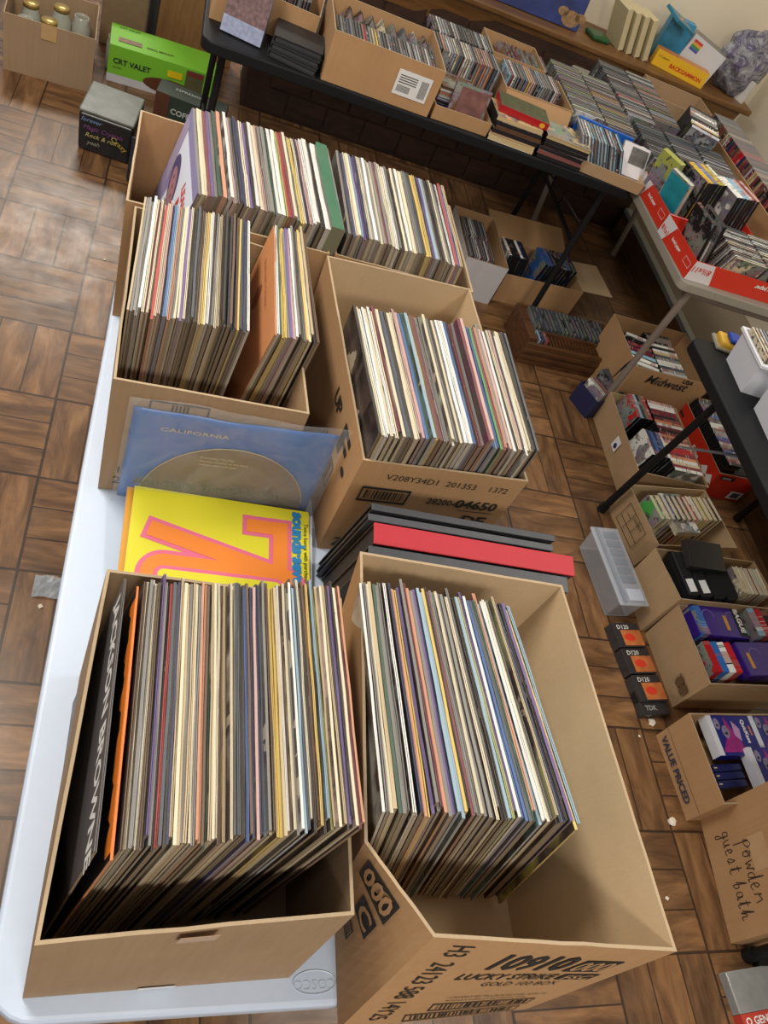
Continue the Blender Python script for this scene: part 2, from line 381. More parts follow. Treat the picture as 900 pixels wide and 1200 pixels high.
for i in range(40): a_, c_ = pts[i], pts[(i+1) % 40]; b.tube((a_[0]*.6+.022, a_[1]*.5-.8865, .7203), (c_[0]*.6+.022, c_[1]*.5-.8865, .7203), .0009, 5)
b.build('embossed_oval', plain('embossed plastic', (0, 0, 0)), o)

def black_table(name, label, x0, x1, y0, y1, legs, top=.73):
    o = thing(name, label, 'table', ((x0+x1)/2, (y0+y1)/2, 0)); w, d = (x1-x0)/2, (y1-y0)/2
    b = MB(); b.prism(round_rect(-w, w, -d, d, .045), top-.04, top); b.build('tabletop', BLACKP, o, bevel=.006, seg=3)
    for (ax, ay, bx, by) in legs:
        b = MB(); b.tube((ax-(x0+x1)/2, ay-(y0+y1)/2, top-.04), (bx-(x0+x1)/2, by-(y0+y1)/2, .0), .0135); b.tube((bx-(x0+x1)/2+(ax-bx)*.05, by-(y0+y1)/2+(ay-by)*.05, .035), (bx-(x0+x1)/2, by-(y0+y1)/2, .0), .018)
        b.build('leg', BLACKM, o)
    return o
t1 = black_table('folding_table', 'long black folding table under the rows of music cases at the back', .09, 1.80, 2.80, 3.56, [(.17, 2.9, .17, 2.86), (.17, 3.46, .17, 3.5), (1.72, 2.88, 1.72, 2.84), (1.72, 3.46, 1.72, 3.5)])
for br in (((.775, -.28, .42), (.775, .28, .42), .009), ((.775, -.3, .5), (.45, -.02, .68), .004), ((-.775, -.28, .2), (-.775, .28, .2), .009)):
    b = MB(); b.tube(*br); b.build('brace', BLACKM, t1)
t3 = black_table('folding_table', 'black folding table with white bins at the right edge', 1.72, 2.5, .09, 1.92, [(1.785, 1.68, 1.815, 1.76), (2.46, 1.78, 2.53, 1.85), (1.80, .26, 1.82, .24), (2.42, .26, 2.42, .2)])
b = MB(); b.tube((-.28, .72, .42), (.28, .5, .68), .005); b.build('brace', plain('bright steel rod', (.35, .35, .36), .3, .8), t3)
o = thing('folding_table', 'grey topped folding table with red paper lids on it', 'table', (2.25, 3.10, 0)); t2 = o
b = MB(); b.prism(round_rect(-.43, .43, -.86, .86, .03), .695, .73); b.build('tabletop', plain('grey laminate', srgb(146, 140, 128), .5, var=.05), o, bevel=.004)
for (ax, ay, bx, by) in ((-.355, -.83, -.297, -.775), (.24, -.8, .24, -.6), (-.36, .7, -.3, .6), (.24, .75, .24, .6)):
    b = MB(); b.tube((ax, ay, .7), (bx, by, .0), .014); b.tube((bx-(bx-ax)*.04, by-(by-ay)*.04, .03), (bx, by, 0), .017); b.build('leg', GREYM, o)
b = MB(); b.tube((-.35, -.8, .66), (.40, -.8, .66), .012); b.build('cross_bar', GREYM, o)

# ------------------------------------------------------------------ record sleeves
def sleeve_mesh(kind, seed):
    q = random.Random(seed); b = MB(); S = .315; n = 6; t = 1.0   # unit thickness, scaled per object
    bow = [q.uniform(-.12, .12) for _ in range(n+1)]; nick = [q.uniform(-.0012, .0008) for _ in range(n+1)]
    def slab(x0, x1, top, mi_top):
        for i in range(n):
            y0, y1 = -S/2+S*i/n, -S/2+S*(i+1)/n; a, c = bow[i], bow[i+1]
            z0, z1 = top+nick[i], top+nick[i+1]
            B_ = [(x0+a, y0, 0), (x1+a, y0, 0), (x1+c, y1, 0), (x0+c, y1, 0)]; T_ = [(x0+a, y0, z0), (x1+a, y0, z0), (x1+c, y1, z1), (x0+c, y1, z1)]
            b.quad([B_[3], B_[2], B_[1], B_[0]], 2); b.quad(T_, mi_top)
            b.quad([B_[1], B_[2], T_[2], T_[1]], 1); b.quad([B_[3], B_[0], T_[0], T_[3]], 1)
            if i == 0: b.quad([B_[0], B_[1], T_[1], T_[0]], 2)
            if i == n-1: b.quad([B_[2], B_[3], T_[3], T_[2]], 2)
    if kind == 'closed': slab(-.5, .5, S, 0)
    else:
        slab(-.5, -.12, S, 0); slab(-.12, .12, S-.0035, 3); slab(.12, .5, S-.0006, 0)
    return b.mesh('record_sleeve', [SE, SC, SS, DARKIN])
SLV = [sleeve_mesh('closed', i) for i in range(4)] + [sleeve_mesh('open', 10+i) for i in range(4)]
for m_ in SLV: m_.name = 'record_sleeve'
def ordn(n):
    s = 'th' if 10 <= n % 100 <= 20 else {1: 'st', 2: 'nd', 3: 'rd'}.get(n % 10, 'th'); return f'{n}{s}'
def sleeves(codes, xt0, xt1, xb0, xb1, y0, y1, z, where, group, S=.315, t=None, special={}, yaw=(0, 0), skipthick={}, pitch=0):
    codes = codes.replace(' ', ''); n = len(codes)
    unit = [skipthick.get(i, 1)*R.uniform(.82, 1.18) for i in range(n)]; tot = sum(unit); acc = 0; out = []
    for i, ch in enumerate(codes):
        f = (acc+unit[i]/2)/tot; acc += unit[i]
        xt = xt0+(xt1-xt0)*f; xb = xb0+(xb1-xb0)*f; a = math.asin((xt-xb)/S)
        wd = ((xb1-xb0)/tot*unit[i])*.5+((xt1-xt0)/tot*unit[i])*.5
        nm, col = PAL[ch]; lu_ = .3*col[0]+.6*col[1]+.1*col[2]; col = tuple(c_*.82+lu_*.18 for c_ in col); o = link('record_sleeve', special[i][1] if i in special and special[i][1] else R.choice(SLV))
        yc = y0+(y1-y0)*f + R.uniform(-.004, .004) + (R.choice([0, 0, 0, .012, -.008]) if R.random() < .3 else 0)
        o.location = (xb, yc, z+.001+abs(math.sin(a))*wd/2+R.uniform(0, .0045)+(.008 if R.random() < .06 else 0)); o.rotation_euler = (-pitch, a, yaw[0]+(yaw[1]-yaw[0])*f+R.uniform(-.004, .004)); o.location.y -= .315*math.sin(pitch); o.location.z += .158*math.sin(pitch)
        o.scale = (wd*.95, 1, 1); v = R.uniform(.85, 1.1); o.color = (min(1, col[0]*v), min(1, col[1]*v), min(1, col[2]*v), 1)
        if i == 0: near = f'beside {PAL[codes[1]][0]}'
        elif i == n-1: near = f'beside {PAL[codes[-2]][0]}'
        else: near = f'between {PAL[codes[i-1]][0]} and {PAL[codes[i+1]][0]}'
        tag(o, special[i][0] if i in special else f'{nm} record sleeve {near}, {ordn(i+1)} from left, {where}', 'record', group)
        out.append(o)
    return out
def rp(cx, cy, rz, x, y):   # local to world
    return (cx+x*math.cos(rz)-y*math.sin(rz), cy+x*math.sin(rz)+y*math.cos(rz))

TZ = .7203
# --- front left carton
c1 = carton('cardboard_box', 'greyish brown carton full of records on the near left table corner', (.012, .142, TZ), 0,
    [(0, 0), (.325, .008), (.325, .415), (.008, .415)], [(0, .008), (.322, .03), (.326, .425), (.016, .425)], .285, [CBG, EDGE, CBG], hs=[.28, .27, .285, .285])
decal([rect(.135, .0, .175, -.028)], TAPE, c1, (0, .0065, .274), (1, .05, 0), (0, -.02, 1), 'tape_strip', off=.002)
decal([rect(.13, .0, .175, .012)], plain('white paper label', (.75, .75, .74), .6), c1, (0, 0, .004), (1, .03, 0), (0, .02, 1), 'paper_label', off=.002)
L1 = sleeves('go ucgwcukpgkrhkntct gtcgooudtccutuctghkkbunsnhgcuyytwucgwklhckuy kletcu tkpkcmo', .066, .325, .026, .272, .374, .404, TZ+.005, 'near-left carton', 'records in the near-left carton', pitch=rad(4),
    special={0: ('grey record sleeve with white name lettering leaning at the left end, near-left carton', None), 1: ('black and orange record sleeve leaning second from left, near-left carton', None)})
for o_, y_, xb_, xt_ in ((L1[0], -.006, .019, .050), (L1[1], -.012, .026, .0655)): o_.location.y += y_; o_.location.z += .006; o_.location.x = xb_; o_.rotation_euler.y = math.asin((xt_-xb_)/.315)
L1[0].color = (*srgb(92, 88, 90), 1); L1[1].color = (*srgb(235, 120, 40), 1)
pl = plain('grey record cover print', srgb(88, 84, 86), .45, var=.05)
def on_sleeve(o): return o.scale.x
sx_ = L1[0].scale.x
b = MB(); b.box(-.62, -.57, -.1565, .1565, .002, .3155); b.build('cover_print', pl, L1[0])
tx = text('JACKSON BROWNE', .042, WINK, L1[0], (-.64, .146, .274), (0, -1, 0), (0, 0, 1), bold=.0012, sx=.83, off=0)
b = MB(); b.box(-.62, -.57, -.1565, .1565, .002, .3155); b.build('cover_print', plain('black cover print', (.015, .012, .012), .4), L1[1])
def wav():
    out = []
    for i in range(30): y = -.15+i*.01; out.append((y, R.uniform(.288, .303)))
    return out
ww = wav(); b = MB(); Or = plain('orange cover print', srgb(240, 130, 40), .5, var=.2)
for (y, z0), (y2, z2) in zip(ww, ww[1:]): b.hexa([(-.7, y, z0), (-.62, y, z0), (-.62, y2, z2), (-.7, y2, z2)], [(-.7, y, .3155), (-.62, y, .3155), (-.62, y2, .3155), (-.7, y2, .3155)])
b.build('orange_print', Or, L1[1])

# --- front right carton
B4 = [(-.018, -.012), (.268, -.004), (.27, .525), (-.008, .525), (-.015, .15)]; R4 = [(-.004, .044), (.318, .02), (.285, .532), (-.055, .54), (-.080, .140)]
c4_ = carton('cardboard_box', 'large brown carton with splayed sides printed with a number, near right table end', (.42, .10, TZ), 0, B4, R4, .29, [CBO, EDGE, CBL], hs=[.292, .292, .30, .30, .30], wob=.0005, rows=8, seg=10)
F4f = fmap((*B4[0], 0), (*B4[1], 0), (*R4[0], .292), (*R4[1], .292)); L4f = fmap((*B4[4], 0), (*B4[0], 0), (*R4[4], .30), (*R4[0], .292), .0016)
fit_text('10910', INK, c4_, F4f, .34, .70, .68, .88, bold=.03, shear=.25); fit_rects([(.69, .695, .86, .84, .03)], INK, c4_, F4f); fit_text('000', CBO, c4_, F4f, .71, .71, .87, .825, e=.0004, shear=.3)
fit_text('LUCKY STRIKE', INK, c4_, F4f, .27, .585, .72, .655, shear=.25, bold=.02); fit_rects([(.73, .58, .90, .655, .01)], INK, c4_, F4f); fit_text('FSC', CBO, c4_, F4f, .75, .59, .89, .645, e=.0004, shear=.2)
fit_text('GOLD 100 BOX', INK, c4_, F4f, .43, .50, .79, .55, bold=0); fit_text('* CIGARETTES Manufactured under authority', INK, c4_, F4f, .36, .335, .86, .365, bold=0); fit_text('licensed tobacco products only', INK, c4_, F4f, .38, .295, .78, .32, bold=0)
fit_rects(fit_bars(.36, .165, .88, .27, -.02), INK, c4_, F4f); fit_rects(fit_bars(.30, .03, .90, .135, -.03), INK, c4_, F4f)
fit_text('H3  24123 588 14Y25', INK, c4_, F4f, .10, .10, .19, .94, bold=0, turn=1)
fit_rects([(.13, .72, .62, .93)], INK, c4_, L4f); fit_text('000', CBO, c4_, L4f, .16, .745, .59, .905, e=.0005, bold=.03)
fit_rects([(.30, .47, .58, .66)], INK, c4_, L4f); fit_text('C', CBO, c4_, L4f, .34, .49, .54, .64, e=.0005, bold=.03)
fit_rects(fit_bars(.05, .22, .45, .36, 0, .012), INK, c4_, L4f)
sleeves('wgctdggwc nkoypggmogpnllyk mggcggkcgkk lepwbbhdolwwcgtkhnkpyl', .352, .596, .42, .652, .42, .418, TZ+.005, 'near-right carton', 'records in the near-right carton', pitch=rad(4), yaw=(0, rad(4.5)))

# --- middle right carton
A3 = rad(4.2)
c3 = carton('cardboard_box', 'tall brown carton with barcode and number print, half full of records mid table', (.405, .855, TZ), A3,
    [(.0, .0), (.32, 0), (.32, .518), (0, .518)], [(-.004, 0), (.318, 0), (.315, .515), (-.012, .515)], .262, [CBO, EDGE, CBL], hs=[.262, .262, .285, .285])
F3f = fmap((0, 0, 0), (.32, 0, 0), (-.004, 0, .262), (.318, 0, .262)); L3f = fmap((0, .518, 0), (0, 0, 0), (-.012, .515, .285), (-.004, 0, .262))
fit_text('V208Y34D1  201353    1372', INK, c3, F3f, .17, .845, .92, .90, bold=0); fit_rects(fit_bars(.07, .60, .36, .755, 0, .011, 12), INK, c3, F3f)
fit_text('28200-', INK, c3, F3f, .48, .645, .655, .71, bold=.01); fit_text('04650', INK, c3, F3f, .66, .635, .93, .73, bold=.03); fit_rects([(.70, .605, .93, .612)], INK, c3, F3f); fit_text('DE', INK, c3, F3f, .76, .46, .92, .56, bold=.03)
fit_rects([(.17, .40, .30, .50)], INK, c3, F3f); fit_text('ZA', INK, c3, F3f, .06, .06, .2, .16)
fit_text('F.', INK, c3, L3f, .78, .62, .93, .86, bold=.03); fit_rects(fit_bars(.66, .30, .84, .52, 0, .008), INK, c3, L3f); fit_text('UP', INK, c3, L3f, .60, .72, .70, .84)
s3 = sleeves('kcwwc wcmcnhkccss bdlyumggcw gkcgww w bkmgmsbblbG mogs wkcskwcckkh', .394, .712, .402, .728, 1.018, 1.052, TZ+.005, 'mid-right carton', 'records in the mid-right carton', yaw=(rad(4.2), rad(.5)))
for i_ in (37, 38):
    s3[i_].location.z += .016
tx = None
# --- middle left carton
A2 = rad(3.8)
c2 = carton('cardboard_box', 'brown carton holding two groups of records against the left table side', (.002, .915, TZ), A2,
    [(0, 0), (.312, 0), (.312, .44), (.018, .44)], [(-.004, 0), (.31, 0), (.312, .44), (.012, .44)], .272, [CBG, EDGE, CB], hs=[.272, .262, .26, .285])
decal(frame(.055, .19, .15, .24, .003)+[rect(.09+.006*i, .195, .093+.006*i, .235) for i in range(5)], INK, c2, (0, 0, 0), (1, 0, 0), (0, 0, 1))
text('12', .026, INK, c2, (.02, 0, .05), (1, 0, 0), (0, 0, 1), sx=1.2); text('20', .026, INK, c2, (.02, 0, .022), (1, 0, 0), (0, 0, 1), sx=1.2)
sleeves('tgggwcmcurcsg blogccpckkhkutycwkgctkkhkunuyhnhw', .000, .192, .006, .172, 1.175, 1.19, TZ+.005, 'mid-left carton left group', 'records in the mid-left carton', yaw=(0, rad(.3)))
g2 = sleeves('owdyygpswgkgyctku', .236, .306, .196, .286, 1.203, 1.205, TZ+.005, 'mid-left carton right group', 'records in the mid-left carton', yaw=(0, rad(2.9)),
    special={0: ('salmon orange record sleeve with its front cover showing, mid-left carton', None)})
b = MB(); b.box(-.62, -.57, -.1565, .1565, .002, .3155); b.build('cover_print', plain('salmon cover print', srgb(206, 140, 92), .45, var=.1), g2[0])
text("Beethoven's Greatest", .016, plain('brown cover ink', srgb(110, 60, 40), .5), g2[0], (-.64, .1, .27), (0, -1, 0), (0, 0, 1), off=0)
decal([ell(0, 0, .02, .028)], plain('dusky cover sketch', srgb(150, 88, 62), .5, var=.5, scale=90), g2[0], (-.64, .04, .23), (0, -1, 0), (0, 0, 1), 'printed_mark', 0, .02)
# --- far left carton and far right carton
c5 = carton('cardboard_box', 'brown carton with a portrait record at its left, far left table end', (-.026, 1.380, TZ), rad(1.5),
    [(0, 0), (.392, -.008), (.392, .335), (0, .34)], [(-.006, 0), (.392, 0), (.392, .335), (-.002, .34)], .275, [CBO, EDGE, CBO])
s5 = sleeves('gccmpgdogws gnnncpkwcsggdwwermcgycnsww wds', .078, .372, .012, .36, 1.556, 1.556, TZ+.005, 'far-left carton', 'records in the far-left carton', special={0: ('portrait record sleeve with red lettering and purple border, far-left carton', None),
    41: ('thick dark green album binder standing near the right end, far-left carton', None)}, skipthick={0: 1, 41: 5.2, 42: 1.5}) if False else None
s5 = sleeves('gccmpgdogwsgnncpkwcsggdwwermcgycnswwkwdg', .078, .372, .014, .352, 1.556, 1.558, TZ+.005, 'far-left carton', 'records in the far-left carton', special={0: ('portrait record sleeve with red lettering and purple border, far-left carton', None),
    38: ('thick dark green album binder near the right end, far-left carton', None)}, skipthick={38: 4.6, 35: 1.6, 37: 1.6}, yaw=(rad(5), rad(4)))
s5[38].color = (*srgb(22, 104, 74), 1); s5[38].name = 'album_binder'; s5[38].data = SLV[0]; s5[38].location.z += .008
b = MB()
P0 = s5[0]
b.box(-.62, -.57, -.1565, .1565, .002, .3155); b.build('cover_print', plain('violet grey cover print', srgb(134, 128, 168), .45, var=.15, scale=12), P0)
def cov(polys, m, x, name='printed_mark'): return decal(polys, m, P0, (x, .1565, 0), (0, -1, 0), (0, 0, 1), name, 0, .02)
cov([[(.045, .02), (.31, .02), (.31, .29), (.0, .29), (.0, .27), (.10, .20)][::1]], plain('pale cover print', srgb(208, 216, 232), .5, var=.03), -.66)
cov([[(.05+.3*0, .3)] + [(.0, .3), (.0, .18), (.06, .16)]][::1], plain('violet band', srgb(150, 140, 170), .5), -.70)
cov([ell(.115, .205, .062, .038, rot=-.55)], plain('dark hair print', srgb(70, 66, 112), .5), -.74)
cov([ell(.122, .197, .046, .026, rot=-.55)], plain('skin print', srgb(160, 116, 124), .5), -.78)
cov([ell(.105, .21, .006, .003), ell(.125, .198, .006, .003), ell(.14, .185, .005, .004)], plain('face marks', srgb(90, 60, 80), .5), -.82)
RI = plain('red cover ink', srgb(206, 84, 84), .5)
for i_, w_ in enumerate(('LEAN', 'IMAN', 'IN', 'IS')): text(w_, .032, RI, P0, (-.8, .1565-.20-.0*i_, .245-.036*i_), (0, -1, -.25), (0, 0, 1), bold=.0012, off=0)
c6 = carton('cardboard_box', 'brown carton packed with records at the far right table end', (.378, 1.395, TZ), rad(.5),
    [(0, 0), (.318, 0), (.318, .335), (0, .335)], [(0, 0), (.318, 0), (.316, .335), (0, .335)], .275, [CBO, EDGE, CBL])
sleeves('gkncclpncgwgcgmgccwgkcgwccghkyynplgkkcgkwrbt', .384, .648, .39, .672, 1.565, 1.563, TZ+.005, 'far-right carton', 'records in the far-right carton', yaw=(rad(2), rad(0)))

# --- flat record with the big 70, and two sleeves under it
def flat_sleeve(label, x0, y0, z, rz, col, cover, t=.0045, grp=None):
    o = thing('record_sleeve', label, 'record', (x0, y0, z), rz, grp); o.rotation_euler.x = rad(5)
    b = MB(); b.box(-.1575, .1575, -.1575, .1575, 0, t, 0, [0, 1, 0, 0, 0, 0]); b.build('cover', [plain('white sleeve board', srgb(205, 202, 190), .6), cover], o); return o
flat_sleeve('white record sleeve lying lowest under the yellow sleeve', .226, .748, .7355, rad(-1), None, plain('white sleeve paper', srgb(206, 208, 212), .5, var=.03))
flat_sleeve('orange edged record sleeve lying between white and yellow sleeves', .210, .746, .7402, rad(1.2), None, plain('orange sleeve paper', srgb(210, 150, 40), .5))
YC = plain('lime yellow cover', srgb(222, 214, 40), .45, var=.06, scale=400)
f70 = flat_sleeve('yellow record sleeve with huge pink and orange 70 lying flat', .2195, .745, .745, rad(.4), None, YC, .005)
PK = plain('pink cover ink', srgb(226, 106, 140), .5, var=.03); OR = plain('orange cover ink', srgb(238, 134, 40), .5, var=.04)
S_ = .315
def uv(P): return [((1-0)*p[1]*S_, -p[0]*S_) for p in P]   # p=(u down from far edge, v from left) -> x, -y
def poly70(g, lift, m, name):
    def seg(a, c, w):
        a, c = Vector(a), Vector(c); d = (c-a).normalized(); n = Vector((-d.y, d.x))*(w/2+g); e = d*g
        return [tuple(a-e+n), tuple(a-e-n), tuple(c+e-n), tuple(c+e+n)]
    polys = [seg((.15, .63), (.15, .80), .085), seg((.105, .828), (.985-g, .828), .085), seg((.255, .10), (.44, .80), .095), stad(.53, .20, .84, .125+g)]
    for P in polys:
        Q = uv(P); ar = sum(Q[i-1][0]*Q[i][1]-Q[i][0]*Q[i-1][1] for i in range(len(Q)))
        decal([Q if ar > 0 else Q[::-1]], m, f70, (-.1575, .1575, .005), (1, 0, 0), (0, 1, 0), name, lift+.00003*polys.index(P), .0002)
def stad(u0, v0, v1, r): return [(u0+r*math.cos(t), v1+r*math.sin(t)) for t in [PI*i/14 for i in range(15)]] + [(u0-r*math.cos(t), v0-r*math.sin(t)) for t in [PI*i/14 for i in range(15)]]
poly70(.024, .0003, PK, 'pink_outline'); poly70(0, .0009, OR, 'orange_numeral')
for r_w, m_, nm_, l_ft in ((.055, PK, 'pink_outline', .0014), (.033, YC, 'yellow_slot', .0019)):
    Q = uv(stad(.53, .20, .80, r_w)); ar = sum(Q[i-1][0]*Q[i][1]-Q[i][0]*Q[i-1][1] for i in range(len(Q)))
    decal([Q if ar > 0 else Q[::-1]], m_, f70, (-.1575, .1575, .005), (1, 0, 0), (0, 1, 0), nm_, l_ft, .0002)
text('sounds·seventy', .031, plain('blue cover ink', srgb(30, 130, 190), .5), f70, (.1265, .152, .0053), (0, -1, 0), (1, 0, 0), bold=.0016, off=.0012)
text('Twice bonus with purchase third', .011, INK, f70, (.1475, .13, .0053), (0, -1, 0), (1, 0, 0))

# --- blue turntable mat in a clear bag leaning on the carton
o = thing('turntable_mat', 'blue anti-static turntable mat in clear plastic bag leaning on carton', 'turntable mat', (.036, .893, .7212), rad(3.9))
BAGM, n_, l_, bs = mat('clear polythene'); kk = N(BAGM)
bs.inputs['Base Color'].default_value = (.8, .84, .9, 1); bs.inputs['Roughness'].default_value = .12
tcw = kk.new('ShaderNodeTexCoord').outputs['Object']; nzz = kk.noise(tcw, 14, 4, .6); nzz.inputs['Distortion'].default_value = 1.5
l_.new(kk.m('MULTIPLY_ADD', nzz.outputs[0], .2, .0), bs.inputs['Alpha']); kk.bump(nzz.outputs[0], .6, .01, bs)
def sheet(w, h, tiltb, mats_, name, y0, amp=.004, x0=0, z0=0, taper=0, nx=24, nz=16, seed=1, topcurve=None):
    b = MB(); q = random.Random(seed); a = [q.uniform(0, 6) for _ in range(4)]
    def P(i, j):
        u, v = i/nx, j/nz; x = x0+w*u; hh = h*(1+(topcurve(u) if topcurve else 0)); z = z0+hh*v
        y = y0+tiltb*z+amp*math.sin(7*u+a[0]+3*v)*math.sin(4*v+a[1])+amp*.5*math.sin(19*u+a[2])*v
        return (x-taper*v*(1-2*u)*0, y, z)
    for i in range(nx):
        for j in range(nz): b.quad([P(i, j), P(i+1, j), P(i+1, j+1), P(i, j+1)])
    me = b.mesh(name, mats_, True); bm = bmesh.new(); bm.from_mesh(me); bmesh.ops.remove_doubles(bm, verts=bm.verts, dist=1e-5); bm.to_mesh(me); bm.free(); ob = link(name, me, o)
    sm = ob.modifiers.new('thickness', 'SOLIDIFY'); sm.thickness = .0006
    return ob
BLU = plain('translucent blue vinyl', srgb(34, 110, 190), .3, var=.06, scale=6, alpha=.9)
sheet(.345, .222, .03, BLU, 'blue_sheet', .012, .002, seed=4)
sheet(.366, .255, .03, BAGM, 'clear_bag', -.003, .003, x0=-.010, z0=.001, seed=6, topcurve=lambda u: .02*math.sin(6*u))
b = MB(); cx_, cz_, rr = .180, .01, .150; pts = [(cx_+rr*math.cos(t), cz_+rr*math.sin(t)) for t in [PI*.06+PI*.88*i/40 for i in range(41)]]
pts = [p for p in pts if p[1] > .003]; T_ = lambda x, z, e=0: (x, .0085+.03*z-e, z)
b.quad([T_(*p) for p in [(pts[-1][0], .003)]+[(pts[0][0], .003)]+pts]); b.build('brown_disc', plain('translucent brown print', srgb(128, 110, 70), .4, alpha=.8), o)
b = MB()
for p, q in zip(pts, pts[1:]): b.tube(T_(*p, .001), T_(*q, .001), .0008, 6)
b.build('ring_line', plain('pale ring print', srgb(190, 180, 130), .5), o)
text('CALIFORNIA', .011, plain('pale ring print', (0, 0, 0)), o, (.045, .006+.03*.185, .188), (1, 0, 0), (0, .03, 1), sx=1.8, off=.003)
for i_, w_ in enumerate(('Discwasher Pro Mat', 'absorbs vibration at the stylus', 'reduces static and dust')): text(w_, .007, plain('pale ring print', (0, 0, 0)), o, (.12, .006+.03*.11, .135-.009*i_), (1, 0, 0), (0, .03, 1), off=.003)
text('Anti-Static Turntable Mat', .021, plain('dark olive ink', srgb(60, 66, 40), .5), o, (.02, .004, .055), (1, 0, 0), (0, .03, 1), off=.003, bold=.0006, sx=1.2)

# --- thick album books standing between cartons
def album(label, x, y, w, t, h, m, lean, rz, spine=None, z=TZ):
    o = thing('record_album', label, 'album', (x, y, z), rz, 'album books on the table')
    b = MB(); b.box(0, w, -t/2, -t/2+.003, 0, h); b.box(0, w, t/2-.003, t/2, 0, h); e = b.build('cover', m, o, rot=(lean, 0, 0), bevel=.001)
    b = MB(); b.box(0, w+.002, -t/2, t/2, h-.003, h+.001); b.build('spine', spine or m, o, rot=(lean, 0, 0), bevel=.001)
    b = MB(); b.box(.004, w-.006, -t/2+.0035, t/2-.0035, .003, h-.004); b.build('record_pockets', plain('black pocket paper', (.03, .028, .027), .8), o, rot=(lean, 0, 0))
    return o
BK = plain('black leatherette', srgb(44, 46, 50), .5, var=.3, scale=60); BK2 = plain('charcoal leatherette', srgb(58, 60, 66), .5, var=.3, scale=80)
RS = plain('red cloth spine', srgb(168, 28, 42), .6, var=.12, scale=200)
ln = rad(13)
album('slim black record album at the back of the leaning albums', .405, .815, .335, .012, .276, BK, ln, rad(-.5))
album('black record album behind the red spined album', .400, .797, .335, .012, .27, BK2, ln, rad(-.5))
album('thick black record album with a broad red cloth spine', .408, .768, .362, .036, .268, BK, ln, rad(-.8), RS)
album('thick charcoal record album in front of the red spined album', .400, .732, .355, .028, .258, BK2, ln, rad(-.8))

# ------------------------------------------------------------------ cases and their rows
def slab_mesh(name, w, h, t, layers, mats):
    """case standing: X thickness, Y width, Z height; layers = (x0, x1, inset, [6 sides]) fractions of t"""
    b = MB()
    for x0, x1, ins, sides in layers: b.box((x0-.5)*t, (x1-.5)*t, -w/2+ins, w/2-ins, ins*.5, h-ins, 0, sides)
    return b.mesh(name, mats)
#   sides order: bottom, top, -y, +x, +y, -x ; mats: 0 casing 1 spine 2 art 3 black tray 4 pages
MS = [CASING, SPINE, ART, BLACKP, PAGES, FLAT]
CDW, CDH, CDT = .142, .125, .0103
CD = slab_mesh('disc_case', CDW, CDH, CDT, [(0, .14, 0, [0, 0, 0, 0, 0, 2]), (.14, .66, .0012, [1]*6), (.66, .86, .0006, [3]*6), (.86, 1, 0, [0, 0, 0, 2, 0, 0])], MS)
CD2 = slab_mesh('disc_case', CDW, CDH, CDT, [(0, .2, 0, [0, 0, 0, 0, 0, 2]), (.2, .8, .001, [3]*6), (.8, 1, 0, [0, 0, 0, 2, 0, 0])], MS)
DVD2 = slab_mesh('film_case', .135, .14, .0145, [(0, 1, 0, [3, 0, 3, 2, 1, 2])], MS)
DVD = slab_mesh('film_case', .135, .19, .0145, [(0, 1, 0, [3, 1, 3, 2, 3, 2])], MS)
VHS = slab_mesh('video_cassette', .105, .187, .026, [(0, 1, 0, [1, 1, 1, 2, 1, 2])], MS)
BOOK = slab_mesh('paperback_book', .11, .178, .022, [(0, .08, 0, [1, 1, 1, 1, 1, 2]), (.92, 1, 0, [1, 1, 1, 2, 1, 1]), (.08, .92, .002, [4, 4, 4, 4, 4, 4])], MS)
# lying flat: spine faces -Y
def lying(name, w, d, t, layers):
    b = MB()
    for z0, z1, ins, sides in layers: b.box(-w/2+ins, w/2-ins, -d/2+ins, d/2-ins, z0*t, z1*t, 0, sides)
    return b.mesh(name, MS)
CDL = lying('disc_case', CDW, CDH, CDT, [(0, .14, 0, [2, 0, 0, 0, 0, 0]), (.14, .86, .0012, [1]*6), (.86, 1, 0, [0, 2, 0, 0, 0, 0])])
DVDL = lying('film_case', .19, .135, .0145, [(0, 1, 0, [2, 2, 1, 3, 3, 3])])
cnt = {}
def put(name, mesh, ch, loc, rot, label, cat, group, var=.15):
    nm, col = PAL[ch]; o = link(name, mesh, None, loc, rot); v = R.uniform(1-var, 1+var); o.color = (*[min(1, c*v) for c in col], 1)
    cnt[name] = cnt.get(name, 0)+1; return tag(o, label, cat, group)
def codes(n, pal): return [R.choice(pal) for _ in range(n)]
def row(kind, x, y, z, ang, n, pal, where, group, lean=0, step=None, jit=.002, endw='left', fix=None, over=None):
    """n standing cases in a row starting at x,y, thickness running along ang; each leans by lean"""
    name, mesh, cat, t, word = {'cd': ('disc_case', None, 'CD', CDT, 'CD case'), 'dvd': ('film_case', DVD, 'DVD', .0145, 'film case'), 'vhs': ('video_cassette', VHS, 'video cassette', .026, 'video cassette'), 'book': ('paperback_book', BOOK, 'book', .022, 'paperback')}[kind]
    cs = list(fix) if fix else codes(n, pal); st = step or t*1.04
    st /= math.cos(lean)
    for i, ch in enumerate(cs):
        me = over or mesh or R.choice([CD, CD, CD2]); d = i*st
        jx, jy = R.uniform(-jit, jit), R.uniform(0, jit)
        px, py = x+math.cos(ang)*d-math.sin(ang)*jx, y+math.sin(ang)*d+math.cos(ang)*jx
        near = f'beside {PAL[cs[i-1]][0]}' if i else 'at row end'
        put(name, me, ch, (px, py, z+.0012+abs(math.sin(lean))*t/2+jy*.5), (0, lean, ang), f'{PAL[ch][0]} {word} {near}, {ordn(i+1)} from {endw}, {where}', cat, group)
